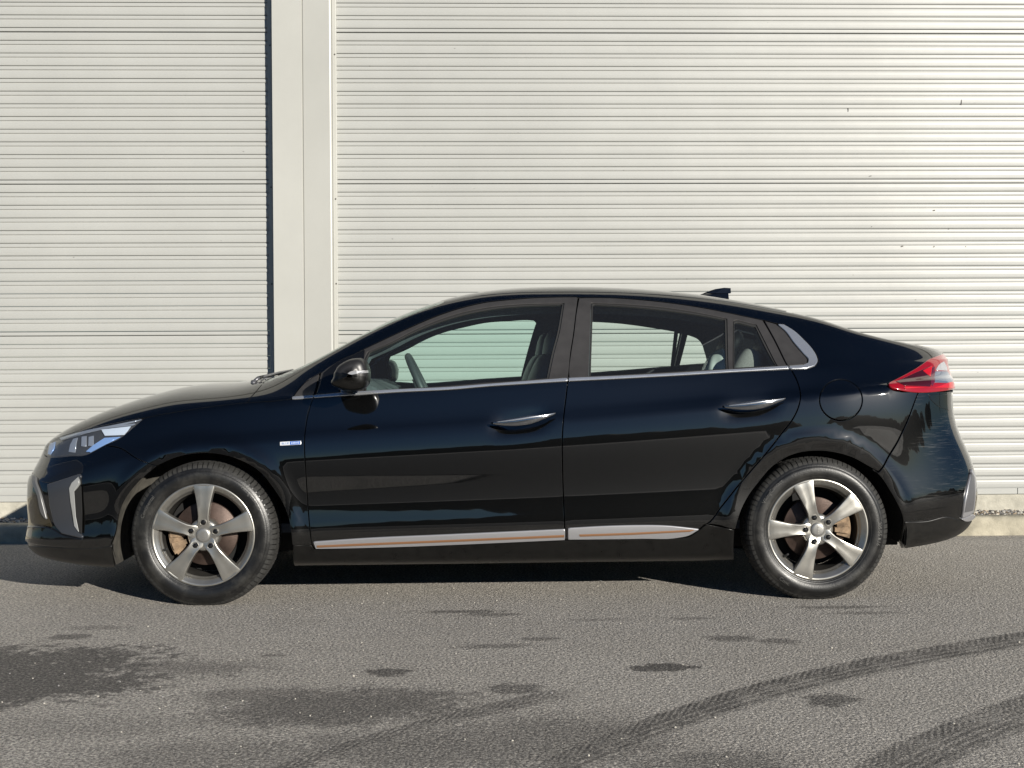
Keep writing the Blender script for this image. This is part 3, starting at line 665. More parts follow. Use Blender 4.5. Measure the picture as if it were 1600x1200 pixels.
# ------------------------------------------------------------------ the car
car=empty('parked_car',(0,0,0)); tag(car,'black fastback saloon parked side-on in front of the cream roller doors','car')
def part(name): return name
BOTH=(car,car)
SILLM=pbr('dusty_gloss_sill',(.0028,.0027,.0025),.30,noise=.5,scale=30,rvar=.08)
GREYPAN2=pbr('satin_grey_blade',(.15,.15,.15),.35,.3)
MIRG=pbr('mirror_grey_shell',(.016,.0155,.0155),.38)
HAND=pbr('dark_chrome',(.30,.31,.33),.10,.95)
# traced lines (photo pixels)
DOOR_F=[(500.7,582.5),(492,610),(488,625),(481.5,645),(478,664),(476,681),(475.5,700),(477.5,735),(480,775),(482.5,812),(485,836),(487.5,851),(492,858)]
BLINE=[(903.3,464.7),(900,490),(896,523),(892,548),(888.5,585),(887,598),(884.5,620),(882,640),(880,660),(878.5,690),(879,730),(880.5,780),(882,815),(883,844)]
DOOR_R=[(1192,500),(1210,531.5),(1230,570.5),(1234.5,576.5),(1238.7,581),(1246.8,598.7),(1250,610.3),(1250.3,624.3),(1246.8,638.3),(1238.7,654.7),(1224.7,673),(1208.3,694.3),(1185,722.3),(1154.7,757.3),(1126.7,792.3),(1105.7,818),(1100,821),(1090,829),(1076,838),(1060,840.5)]
CH_TOP=[(620,607.5),(710,603.5),(760,599.5),(820,594.5)]
DTOP_F=[(519.5,570),(534.5,561),(552,553.5),(572.6,543.5),(596.7,532),(639,512.3),(681.6,494),(717,482),(760,472),(793,468.3),(835,465),(877,463.7)]
DTOP_R=[(920,464.7),(960,465.3),(1010,469),(1060,474.8),(1105,482),(1142.5,489.5)]
ARCH_F=[(180,887),(177.5,840),(188,796),(203,769),(228,742),(245,728),(270,716.5),(304,709),(337.5,709),(371,717.6),(405,737),(427.5,764),(445.5,795),(453,820),(456,853),(457.5,886)]
ARCH_R=[(1147,878),(1147.7,860),(1150,827),(1157,801.7),(1171,773.7),(1185,755),(1208,729),(1231.7,714),(1255,707),(1278,705.3),(1300,707),(1330,715),(1360,731),(1375,745),(1390,767.5),(1405,795),(1411,815),(1411,858.7)]
FEND_TOP=[(224.5,653.8),(247.5,648.5),(274.5,644),(299,640),(333,635),(386.5,629)]
COWL=[(386.5,629),(393,620),(397.5,614.5),(408,602),(410,599.5)]
SCREEN=[(412,598.5),(429,594.5),(450,586),(470,576),(490,566),(520,550.5),(540,538.5),(575,520.8),(611,503.8),(646,490.4),(681.6,477),(693,472.7)]
LAMP_F=[(70.6,694),(100,679.5),(137.5,670),(175,662),(206,656),(224.5,653.8),(205,669.5),(187.5,683.8),(162.5,695),(138,708.5),(110,711.5),(79,713.8),(70,711)]
FLAP=[(1314+34*math.cos(a)*.985,625+32*math.sin(a)) for a in np.linspace(0,2*math.pi,24,endpoint=False)]
BSEAM=[(1436,611),(1420,652.5),(1405,685),(1387.5,715),(1372.5,737.5)]
TR=.885   # roof edge row
TB=IB/(NT-1)
# body sides: pillars, cantrail, quarter panels in one piece
tb_loop=[(1192,500),(1195.8,500.8),(1213,505),(1225,507),(1240,516),(1255,529.5),(1270,546),(1276.5,557),(1278,564.5),(1273.5,571.5),(1262.5,575.5),(1236,577)]
BODY=[(693,472.7)]+SCREEN[::-1][1:]+[(410,599.5),(408,602),(397.5,614.5),(386.5,629),(425,627),(454,624),(457.5,620),(468,606),(480,594.5),(492,587),(499.5,583),(500.7,582.5)]+DTOP_F+[(901,463.5),(903.3,464.7)]+DTOP_R+tb_loop+DOOR_R[4:17]+[(1105.7,820),(1149,828)]+ARCH_R[3:13]+[(1372.5,738)]+BSEAM[::-1][1:]+[(1401,610.5),(1393.7,608.5),(1387,603.8),(1387,599),(1430,576),(1472,553.5),(1470.5,547),(1461,545.8),(1430,540.5),(1380,530)]
BODY+= [('X',x,TR) for x in (1.52,1.30,1.0,.7,.4,.1,-.1)]
body=panel('body_side',[BODY,FLAP],PAINT,BOTH,depth=.03,space=.028)
panel('fuel_flap',[FLAP],PAINT,BOTH,depth=.012,space=.025)
panel('front_fender',[FEND_TOP+[(425,627),(454,624),(456.5,624),(495,621.5)]+DOOR_F[2:12]+[(486.5,852),(457,852)]+ARCH_F[5:14][::-1]+[(216,717.5),(186,699.5),(162.5,695.5),(187.5,684.5),(205,670.5)]],PAINT,BOTH,depth=.03,space=.028,inset=.0014,bev=.0012)
hood_edge=[(206,656),(175,662),(137.5,670),(100,679.5),(76,690.5)]
HOOD=[(224.5,653.3)]+FEND_TOP[1:]+COWL[1:]+[('X',-1.185,.93),('X',-1.215,1.0),('X',-1.4,1.0),('X',-1.6,1.0),('X',-1.8,1.0),('X',-2.0,1.0),('u',0.0,1.0),('u',0.0,TB+.04),('u',.05,TB+.03)]+hood_edge[::-1]
hood=panel('hood',[HOOD],PAINT,car,whole=True,depth=.02,space=.03)
roof=panel('roof',[[(693,472.7)]+[('X',x,TR) for x in (-.1,.1,.4,.7,1.0,1.30)]+[('X',1.33,.94),('X',1.34,1.0),('X',1.0,1.0),('X',.5,1.0),('X',0,1.0),('X',-.36,1.0)]],PAINT,car,whole=True,depth=.02,space=.035)
screen=panel('windshield',[[(412,598.5)]+SCREEN[1:]+[('X',-.365,1.0),('X',-.6,1.0),('X',-.9,1.0),('X',-1.17,1.0),('X',-1.15,.93)]],GLASSW,car,whole=True,depth=.006,space=.035,off=-.003)
rg=panel('rear_window',[[('X',1.32,TR),('X',1.52,TR),(1380,530),(1430,540.5),('X',1.93,.95),('X',1.95,1.0),('X',1.6,1.0),('X',1.36,1.0),('X',1.35,.94)]],GLASSD,car,whole=True,depth=.006,space=.03,off=-.003)
# tailgate: deck behind the glass, spoiler and the panel between the lamps
uL=float(px2uv([(1478,600)])[0][0])
panel('tailgate',[[(1430,541),(1461,546),(1470.5,547.5),(1474,556),('u',uL+.045,TB+.02),('u',uL+.045,.50),('u',uL+.05,.40),('u',1.0,.40),('u',1.0,.6),('u',1.0,.8),('u',1.0,1.0),('X',2.05,1.0),('X',1.955,1.0),('X',1.935,.95)]],PAINT,car,whole=True,depth=.02,space=.03)
# doors
def door_skin(nm,loop): return panel(nm,[loop],PAINT,BOTH,depth=.025,space=.03)
CHB_F=[(495,621.5),(548,618),(620,613),(710,608.5),(760,604),(820,600),(887,595.8)]
CHB_R=[(887,595.8),(960,592.3),(1060,586.8),(1150,581.2),(1236,576.8)]
fd=door_skin('front_door',[(489.5,622)]+CHB_F[1:]+BLINE[6:]+[(540,857),(492,858)]+DOOR_F[2:12][::-1])
rd_=door_skin('rear_door',CHB_R+DOOR_R[5:]+[(1040,841.4),(988,842.4),(883,844)]+BLINE[6:13][::-1])
GL_F=[(574.8,549.5),(611,534.5),(639,520),(681.6,501.5),(717,490),(760,481),(793,477),(826.7,475),(881,474),(873.3,520),(866,548),(856.7,591),(820,595),(760,599.5),(710,603.5),(620,608),(569,610.5),(569.5,580),(570,560)]
GL_R=[(924,473.5),(983.8,476),(1055.6,483),(1110,492.5),(1135.5,498),(1137.5,576.6),(1060,582),(960,587),(920.5,589)]
GL_Q=[(1146.3,501.5),(1151.5,500),(1181.5,507.3),(1198,540),(1214.5,571.8),(1146,576)]
panel('window_frame',[[(500.7,583)]+DTOP_F+[(901,463.5)]+BLINE[:6]+[(887,590),(820,595.5),(760,600),(710,604),(620,608.5),(548,612.8),(493,617.5)],GL_F],FRAMEB,fd,depth=.03,space=.03,off=-.001)
panel('window_frame',[[(904.5,465)]+DTOP_R+DOOR_R[:3]+[(1231,572),(1150,577),(1060,582.3),(960,587.3),(889,590)]+BLINE[1:5][::-1],GL_R,GL_Q],FRAMEB,rd_,depth=.03,space=.03,off=-.001)
panel('window_glass',[GL_F],GLASSF,fd,depth=.004,space=.03,off=-.008,inset=-.004)
panel('window_glass',[GL_R],GLASSR,rd_,depth=.004,space=.03,off=-.008,inset=-.004)
panel('quarter_glass',[GL_Q],GLASSR,rd_,depth=.004,space=.03,off=-.008,inset=-.004)
# rubber run along the glass edge
def strip_loop(L0,w,cx,cy): return [(cx+(x-cx)*(1-w/abs(np.hypot(x-cx,y-cy))),cy+(y-cy)*(1-w/abs(np.hypot(x-cx,y-cy)))) for x,y in L0]
for nm,gl,c,pr in (('glass_seal',GL_F,(740,550),fd),('glass_seal',GL_R,(1030,535),rd_),('glass_seal',GL_Q,(1170,545),rd_)):
    panel(nm,[gl,strip_loop(gl,3.0,*c)],RUBBER,pr,depth=.012,space=.03,off=-.0035,inset=.0,bev=.0012)
panel('belt_trim',[[(489.5,618),(548,613),(620,608.5),(710,604),(760,600),(820,595.5),(887,590.5)]+CHB_F[::-1][:-1]+[(490.5,622)]],CHROME,fd,depth=.012,space=.02,off=.004,inset=.0006,bev=.0025)
panel('belt_trim',[[(888.5,590.5),(960,587.5),(1060,582.5),(1150,577),(1231,572)]+[(1234,576.5)]+CHB_R[::-1][1:-1]+[(887.6,595.8)]],CHROME,rd_,depth=.012,space=.02,off=.004,inset=.0006,bev=.0025)
panel('pillar_cover',[[(1194,500.5),(1213,506),(1214.5,507.5),(1225,516.5),(1240,536),(1255,553.3),(1261.8,561.5),(1261,566.8),(1255,569.8),(1231,571.3),(1211,531.5)]],FRAMEB,BOTH,depth=.02,space=.02,off=-.001)
panel('pillar_trim',[[(1214.5,506.3),(1225,507.5),(1240,516.5),(1255,530),(1270,546.5),(1276,557),(1277.5,564.5),(1273,571.3),(1262.5,575),(1235.5,576.7),(1232,572),(1255,570.4),(1262.3,567),(1263,561.5),(1255,552),(1240,534.5),(1225,515)]],CHROME,BOTH,depth=.012,space=.015,off=.003,inset=.0005,bev=.003)
panel('corner_trim',[[(458.5,619),(468,606.8),(480,595.2),(492,587.6),(499.2,583.6),(490.5,616.8)]],FRAMEB,BOTH,depth=.012,space=.015,off=.0)
panel('belt_trim',[[(457,620.2),(489.5,617.6),(489.5,622),(456,624)]],CHROME,BOTH,depth=.01,space=.02,off=.003,inset=.0006,bev=.002)
# lower door trims with a copper stripe
TRIM_F=[(489,846),(560,841),(700,834.5),(883,826),(883,843.5),(540,856.5),(493,857.3)]; TRIM_R=[(887,824.5),(940,821.5),(990,820),(1040,820.5),(1095,826),(1088,830),(1076,836.5),(1058,840.3),(1000,841.7),(887,843)]
o=panel('lower_trim',[TRIM_F],SILVER,fd,depth=.02,space=.012,off=.007,inset=.0005,bev=.004)
panel('copper_stripe',[[(494,851),(560,848),(700,842.3),(882.5,834.5),(882.5,838.6),(560,851.7),(495,854.5)]],BRONZE,fd,depth=.01,space=.012,off=.0095,inset=.0003,bev=.0025,smooth=False)
o=panel('lower_trim',[TRIM_R],SILVER,rd_,depth=.02,space=.012,off=.007,inset=.0005,bev=.004)
panel('copper_stripe',[[(903,834),(990,831),(1086,827),(1078,830.2),(990,834.8),(906,837.6)]],BRONZE,rd_,depth=.01,space=.012,off=.0095,inset=.0003,bev=.0025,smooth=False)
SILL=[(457,853),(486.5,853),(492,859.2),(540,858.2),(883,845.2),(988,843.6),(1040,842.6),(1062,841.6),(1078,839),(1092,829.8),(1101,822),(1106,819.5),(1149,828.5),(1147.7,860),(1147,878),(900,880.5),(700,884),(460,886.5)]
panel('sill_panel',[SILL],SILLM,BOTH,depth=.05,space=.03,off=-.006)
# bumpers
FB=[(76,691.2),(69.8,694.5),(69,711.5),(79,714.8),(110,712.5),(138,709.5),(162.5,696.2),(186,700.2),(216,718)]+ARCH_F[:6][::-1]+[(117,880.5),(70,873),('u',.05,.012),('u',0,.012),('u',0,.3),('u',0,.45),('u',0,TB+.035),('u',.05,TB+.026)]
RECESS=[(56,736),(96.7,723),(121,717.5),(131,728),(129,740),(134,790),(132.5,838),(125,850),(88,850),(80,835),(70,800),(63,770),(57,748)]
fbm=panel('front_bumper',[FB],PAINT,car,whole=True,depth=.02,space=.025,inset=.0004,bev=.001)
fbp=(fbm,fbm)
panel('grille_panel',[[(50,739),(96.7,723),(121,717.5),(131,728),(129.5,739),(111.7,745.5),(76.7,755),(63,752),(55,742)]],GLOSSB,fbp,depth=.01,space=.02,off=.002,bow=lambda P:-.012*np.ones(len(P))*0,bev=.002)
_ga,_gb,_gc=(t_at(.03,.585),t_at(.03,.50),t_at(.03,.33))
panel('front_grille',[[('u',0,_ga),('u',.030,_ga),('u',.052,_gb),('u',.046,_gc),('u',0,_gc)]],GLOSSB,fbm,whole=True,depth=.008,space=.025,off=.003,bev=.003)
panel('grille_bar',[[(46,742),(53,742),(60,764),(72,798),(83,824),(74,822),(49,817),(45,790),(44,765)]],pbr('brown_lit_gloss_plastic',(.03,.024,.012),.12,spec=.6,coat=.5),fbp,depth=.008,space=.02,off=.004,bev=.003)  # gloss black bar, with its brown lit tone painted into the colour
panel('grille_blade',[[(54.5,743),(59,746),(64,768),(76,812),(71.5,808),(60,772)]],GREYPAN2,fbp,depth=.012,space=.012,off=.012,inset=.0003,bev=.003)
panel('air_curtain',[[(75,757.5),(111.7,745.5),(127,740.5),(129.5,745),(113,757),(111.5,762),(114,790),(119,821),(127,833.5),(131.5,838.5),(129,841),(97,833.5),(87,821),(80.5,798),(77,775)]],GREYPAN,fbp,depth=.02,space=.018,off=.009,inset=.0005,bev=.006)
panel('intake_slot',[[(118.5,767.5),(126.7,759.5),(128.5,760),(130,800),(129.5,834),(126,832),(121,806)]],DARK,fbp,depth=.006,space=.012,off=.0135,inset=.0,smooth=False,bev=.0008)
panel('daytime_lamp',[[(125.8,745),(125.8,756),(118.5,766.5),(121,806.7),(125.5,832),(118.5,822),(112.5,783),(110.5,763),(114.5,755)]],pbr('frosted_lamp',(.29,.295,.29),.3,.2,spec=.6),fbp,depth=.015,space=.012,off=.015,inset=.0003,bev=.002,smooth=False)
panel('bumper_lip',[[(45,822),(60,822.5),(84,826.5),(97,834.5),(131.5,841.5),(123,854.5),(84,853),(55,849.5),(42,845)]],GLOSSB,fbp,depth=.02,space=.018,off=.007,inset=.0005,bev=.007)
panel('valance',[[(43,851),(84,854.5),(114,856.5),(145,856),(176,852),(177.5,870),(179.5,886.5),(117,880.2),(70,872.6),(52,864)]],LOWERB,fbp,depth=.02,space=.025,off=.003,bev=.004)
# front lamp: dark housing, facets and a clear cover
hb=panel('headlight',[LAMP_F],pbr('lamp_housing',(.045,.047,.052),.25,spec=.6),BOTH,depth=.004,space=.02,off=-.009,inset=-.003)
LM=pbr('lamp_reflector',(.34,.37,.43),.2,.45); LB=pbr('sky_painted_facet',(.22,.36,.66),.2,.2)  # LB: blue sky reflection painted into the facet colour
for nm,lp,mt_,of in (('lamp_sky_strip',[(92,684),(137,671.5),(175,664),(206,657.8),(221,655),(206,660),(175,667),(137,675.5),(95,687)],LM,-.0008),('light_bar',[(157.5,670.8),(205,665.5),(193.5,679),(163,680.6)],pbr('light_guide',(.52,.58,.68),.2,.0,coat=1),-.0015),('light_bar',[(166,666.6),(212,661.2),(208,664.2),(168,668.4)],LM,-.0012),  # first strip added as the sky's reflection along the lamp's top edge
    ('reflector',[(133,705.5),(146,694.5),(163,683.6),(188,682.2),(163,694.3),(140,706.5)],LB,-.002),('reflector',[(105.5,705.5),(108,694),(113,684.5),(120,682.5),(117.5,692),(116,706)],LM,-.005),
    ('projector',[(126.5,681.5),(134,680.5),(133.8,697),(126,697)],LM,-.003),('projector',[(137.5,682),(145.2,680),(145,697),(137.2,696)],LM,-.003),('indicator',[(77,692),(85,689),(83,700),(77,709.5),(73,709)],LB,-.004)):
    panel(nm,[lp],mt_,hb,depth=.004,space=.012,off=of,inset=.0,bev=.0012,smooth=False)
panel('lens',[LAMP_F],CLEAR,hb,depth=.003,space=.02,off=.003,bev=.002)
# rear lamp
LAMP_R=[(1387.5,599.4),(1430,576.5),(1472.5,554),(1476,558),(1480,571),(1490,590),(1493,600),(1492,610),(1401,610),(1393.7,608),(1387.8,603.8)]
RED=pbr('red_lens',(.27,.004,.010),.10,spec=.5,coat=1); REDD=pbr('deep_red_lens',(.045,.004,.007),.12,coat=1); REDB=pbr('bright_red_lens',(.50,.006,.014),.15,coat=1)
WHT=pbr('clear_reversing_lens',(.42,.43,.46),.15,.35,coat=1); BLS=pbr('smoked_lens',(.16,.20,.27),.15,.4,coat=1)
tl=panel('taillight',[LAMP_R],RED,BOTH,depth=.03,space=.015,off=.006,bev=.004)
for nm,lp,mt_ in (('lamp_pane',[(1399.5,598.5),(1430,584),(1454,573.2),(1453.5,590),(1452,604.5),(1411,603.5)],REDD),('lamp_flash',[(1440.5,581),(1455,573.4),(1453.2,591)],REDB),
    ('reversing_lamp',[(1460.5,580),(1466,571),(1473,566),(1477.5,575),(1478,580.5)],WHT),('reversing_lamp',[(1460,582),(1478,581.5),(1484,590),(1487,596),(1480,598.5),(1458.5,599)],BLS),('lamp_flash',[(1412,605),(1452,605.8),(1488,600),(1489,608),(1412,608)],REDB),('lamp_divider',[(1455.5,576),(1459.5,574),(1458,600),(1455,604),(1453,600)],pbr('purple_divider',(.10,.012,.03),.2,coat=1))):
    panel(nm,[lp],mt_,tl,depth=.006,space=.01,off=.0085 if nm!='lamp_flash' else .0098,inset=.0,bev=.0012)
RB=[(1436,611.3),(1470,611.3),('u',uL+.04,float(px2uv([(1488,612)])[0][1])),('u',uL+.045,.44),('u',uL+.05,.405),('u',1.0,.405),('u',1.0,.25),('u',1.0,.012),('u',uL+.06,.012),(1510,832.5),(1467.5,848.7)]+ARCH_R[12:][::-1]+BSEAM[::-1][:-1]
rbm=panel('rear_bumper',[RB],PAINTS,car,whole=True,depth=.02,space=.025); rbp=(rbm,rbm)
panel('lamp_vent',[[(1451,617),(1470,615.8),(1488,616),(1488.5,628),(1482.5,642),(1460,630.5),(1452.5,622)]],GLOSSB,rbp,depth=.01,space=.015,off=.0015,inset=.0)
rf=panel('bumper_reflector',[[(1516,731),(1521,742),(1522.5,765),(1521.5,785),(1519,801),(1501,809.5),(1505,786),(1510,760)]],SILVER,rbp,depth=.02,space=.012,off=.008,bev=.003)
panel('reflector_insert',[[(1515.5,738),(1519.5,745),(1520.5,765),(1519.5,785),(1517.5,797),(1504.5,800),(1507,786),(1511.5,760)]],pbr('smoked_plastic',(.11,.11,.115),.35,.2),rf,depth=.008,space=.012,off=.0095,inset=.0)
panel('bumper_strip',[[(1500,810.3),(1517,803.5),(1521.5,805),(1521,808.5),(1503,812.5)]],SILVER,rbp,depth=.012,space=.012,off=.009,inset=.0003,bev=.002)
panel('valance',[[(1411.5,814),(1450,812.5),(1478,806),(1499,811),(1519,812),(1516,821),(1508,832),(1467.5,848.2),(1411.5,858)]],LOWERB,rbp,depth=.02,space=.022,off=.004,bev=.004)
# badge on the fender
bd=panel('side_badge',[[(437.5,690.6),(470.8,688.8),(470.8,694.6),(437.5,696.4)]],pbr('badge_silver',(.75,.77,.80),.25,.3),BOTH,depth=.006,space=.02,off=.003,inset=.0,bev=.0012)
panel('badge_field',[[(453.4,690.1),(468.9,689.3),(468.9,694.2),(453.4,695.1)]],pbr('badge_blue',(.012,.10,.42),.25,coat=.5),bd,depth=.002,space=.02,off=.0037,inset=.0,bev=.0002)

# ------------------------------------------------------------------ lettering
def text_mesh(s,size,extr=.0006,res=3):
    cu=bpy.data.curves.new('lettering','FONT'); cu.body=s; cu.size=size; cu.extrude=extr; cu.align_x='CENTER'; cu.align_y='CENTER'; cu.resolution_u=res
    o=bpy.data.objects.new('lettering',cu); COL.objects.link(o); dg=bpy.context.evaluated_depsgraph_get(); dg.update()
    me=o.evaluated_get(dg).to_mesh(); V=np.array([v.co[:] for v in me.vertices]); F=[tuple(p.vertices) for p in me.polygons]; o.evaluated_get(dg).to_mesh_clear()
    bpy.data.objects.remove(o); bpy.data.curves.remove(cu); return V,F
def surf_text(s,pa,pb,h,mt,parents,off):
    # lettering laid on the body between two photo points
    ab=uv2ab(px2uv([pa,pb])); V,F=text_mesh(s,h,.0004); w=V[:,0].max()-V[:,0].min(); d=ab[1]-ab[0]; l=np.linalg.norm(d); d/=l; nrm=np.array([-d[1],d[0]]); mid=ab.mean(0)
    k=l/w; P=mid+V[:,:1]*k*d+V[:,1:2]*nrm; uv=ab2uv(P); Q=S(uv[:,0],uv[:,1])*FLIP+SN(uv[:,0],uv[:,1])*FLIP*(off+V[:,2:3])
    mesh('lettering',Q,F,mt,parents[0])
    uvm=ab2uv(mid-V[:,:1]*k*d*1+V[:,1:2]*nrm); Q2=S(uvm[:,0],uvm[:,1])+SN(uvm[:,0],uvm[:,1])*(off+V[:,2:3]); mesh('lettering',Q2,F,mt,parents[1])
surf_text('BLUE',(440.5,693.5),(451.8,692.9),.0135,pbr('badge_grey_print',(.13,.22,.42),.4),bd,.0042)
surf_text('DRIVE',(455.2,692.7),(467.5,692.0),.0135,pbr('badge_white_print',(.72,.78,.86),.4),bd,.0044)

# ------------------------------------------------------------------ door handles, mirrors, antenna, wipers
def handle(xa,za,xb,zb,parents):
    n=26; prof=[];V=[];F=[];k=14
    for i in range(n):
        s=i/(n-1); x=xa+(xb-xa)*s; zc=za+(zb-za)*s-.010*math.sin(math.pi*s)+.010*max(0,s-.75)/.25*0
        h=.0200*(math.sin(math.pi*min(1,s*.86+.035))**.8)*(1-.55*max(0,(s-.62)/.38)); out=.012+.030*math.sin(math.pi*s)**.6
        for q in range(k):
            a=2*math.pi*q/k; V.append((x,-(.900+out+.009*math.cos(a)*math.sin(math.pi*s)**.3),zc+h*math.sin(a)))
    for i in range(n-1):
        for q in range(k): F.append((i*k+q,(i+1)*k+q,(i+1)*k+(q+1)%k,i*k+(q+1)%k))
    F+=[tuple(range(k)),tuple(range((n-1)*k,n*k))[::-1]]
    V=np.array(V)
    mesh('door_handle',V,F,HAND,parents[0],True); mesh('door_handle',V*FLIP,[f[::-1] for f in F],HAND,parents[1],True)
    b=MB(); pts=[];
    for i in range(2,n):
        s=i/(n-1); x=xa+(xb-xa)*s; zc=za+(zb-za)*s-.010*math.sin(math.pi*s); h=.0200*(math.sin(math.pi*min(1,s*.86+.035))**.8)*(1-.55*max(0,(s-.62)/.38)); out=.012+.030*math.sin(math.pi*s)**.6
        pts.append((x,-(.900+out+.0075*math.sin(math.pi*s)**.3),zc+h*.55))
    b.tube(pts,[.0018+.0024*math.sin(math.pi*i/(len(pts)-1)) for i in range(len(pts))],8)
    V=np.array(b.v); mesh('handle_strip',V,b.f,CHROME,parents[0],True); mesh('handle_strip',V*FLIP,[f[::-1] for f in b.f],CHROME,parents[1],True)
handle(-.093,.793,.188,.833,fd); handle(.922,.859,1.200,.892,rd_)
MIR=[(521.7,590.5),(523,583),(525.5,578.5),(529,572.5),(534.5,568),(541,564),(548,561),(556,559.6),(563,559.3),(570.5,562.8),(575.7,572.5),(577.7,584.5),(577.4,592),(576.5,598.5),(573.5,604),(566,608.5),(554,611),(546,610),(536,608),(526,605),(519,601),(518.5,596)]
def unproj(u,v,y):
    d=np.array([(u-800)/FOC,-(v-600)/FOC,1.])@CAX; s=(y-CAM_LOC[1])/d[1]; return CAM_LOC+s*d
def mirror():
    base=np.array([unproj(u,v,-1.0)[[0,2]] for u,v in MIR]); base=smooth_loop(base,.006,60); c=base.mean(0); V=[];F=[];N_=len(base)
    ys=[(-.872,.62),(-.880,.80),(-.90,.92),(-.93,.985),(-.97,1.0),(-1.02,.99),(-1.055,.965),(-1.078,.90),(-1.090,.78),(-1.096,.52),(-1.098,.15)]
    for y,s in ys:
        for p in base: q=c+(p-c)*s; V.append((q[0],y,q[1]))
    for i in range(len(ys)-1):
        for j in range(N_): F.append((i*N_+j,(i+1)*N_+j,(i+1)*N_+(j+1)%N_,i*N_+(j+1)%N_))
    F+=[tuple(range(N_))[::-1],tuple(range((len(ys)-1)*N_,len(ys)*N_))]
    V=np.array(V); a=V[F[0][0]];
    for sgn,pr in ((1,car),(-1,car)):
        VV=V*([1,1,1] if sgn>0 else FLIP); FF=F if sgn>0 else [f[::-1] for f in F]
        o=mesh('side_mirror',VV,FF,[MIRG,SILLM],pr,True)
        mid=c[1]+.004
        o.data.polygons.foreach_set('material_index',[1 if p.center.z<mid-.18*(p.center.x-c[0]) else 0 for p in o.data.polygons])
        for nm,poly,mt_,of in (('indicator_lens',[(546,583.5),(551,580.3),(560,579.3),(576.5,578.6),(577,582.5),(562,583.5),(551,585)],pbr('indicator_silver',(.34,.345,.36),.25,.3),.006),):
            pts=[]; 
            for u,v in poly: pts.append(unproj(u,v,-1.06)[[0,2]])
            pts=smooth_loop(np.array(pts),.006,40); V2=[];n=len(pts)
            def yat(p):
                # outer skin of the housing at this height
                r=max(abs((p-c)@np.array([math.cos(t_),math.sin(t_)]))/1 for t_ in (0,)); d=p-c; best=.15
                ang=math.atan2(d[1],d[0]); ba=np.arctan2(base[:,1]-c[1],base[:,0]-c[0]); R=np.linalg.norm(base[np.argmin(abs(np.angle(np.exp(1j*(ba-ang)))))]-c); s=.90*np.linalg.norm(d)/R
                return float(np.interp(-s,[-1,-.985,-.93,-.82,-.65,-.42,-.15,0],[-.99,-1.03,-1.068,-1.086,-1.0935,-1.0965,-1.098,-1.098]))
            ya=[yat(p) for p in pts]
            V2=[(p[0]-.004,y-.003,p[1]) for p,y in zip(pts,ya)]+[(p[0]-.004,y+.02,p[1]) for p,y in zip(pts,ya)]
            F2=[tuple(range(n)),tuple(range(n,2*n))[::-1]]+[(i,n+i,n+(i+1)%n,(i+1)%n) for i in range(n)]
            V2=np.array(V2)*([1,1,1] if sgn>0 else FLIP)
            mesh(nm,V2,F2,mt_,o)
        b=MB(); b.tube([(-.72,-.84*sgn,.945),(-.715,-.90*sgn,.958),(-.70,-.95*sgn,.975)],[.038,.036,.034],12,sq=(1.3,.55)); b.build('mirror_arm',GLOSSB,o,True)
mirror()
panel('sail_trim',[[(505,583),(519.5,571.5),(534.5,562.2),(552,554.8),(571,545.5),(569.5,560),(569,609),(548,612),(493.5,616.5)]],GLOSSB,fd,depth=.01,space=.02,off=.0035,bev=.002)
fin=[(.980,1.398),(1.02,1.414),(1.062,1.428),(1.108,1.4345),(1.141,1.4325),(1.134,1.420),(1.128,1.405),(1.128,1.372),(.980,1.385)]
b=MB(); n=len(fin); V=[]; 
for y,s in ((-.026,0),(-.010,1),(.010,1),(.026,0)):
    for (x,z) in fin: V.append((x,y*(1.0 if z<1.40 else .45),z if s else min(z,1.406)))
F=[(i*n+j,i*n+(j+1)%n,(i+1)*n+(j+1)%n,(i+1)*n+j) for i in range(3) for j in range(n)]+[tuple(range(n))[::-1],tuple(range(3*n,4*n))]
mesh('roof_antenna',V,F,PAINT,car)
# scuttle under the screen and the wiper arms
def on(u_,t_,off=0): 
    P=S(np.array([u_]),np.array([t_]))[0]*FLIP+SN(np.array([u_]),np.array([t_]))[0]*FLIP*off; return P
b=MB(); 
V=[];F=[]; ts=np.linspace(.80,1.0,14)
rows=[]
for x0,dz in ((-1.225,-.006),(-1.20,-.022),(-1.15,-.024),(-1.12,-.012)):
    rows.append([S(np.array([u_at(x0+.045*(1-t_)*4,t_)]),np.array([t_]))[0]*FLIP+np.array([0,0,dz]) for t_ in ts])
for rw in rows: V+=[tuple(p) for p in rw]
n=len(ts)
for i in range(3):
    for j in range(n-1): F.append((i*n+j,(i+1)*n+j,(i+1)*n+j+1,i*n+j+1))
V=np.array(V); mesh('scuttle_panel',np.concatenate([V,V*FLIP]),F+[tuple(i+len(V) for i in f[::-1]) for f in F],MATTEB,car,True)
WIP=pbr('worn_wiper_metal',(.16,.16,.17),.35,.6)
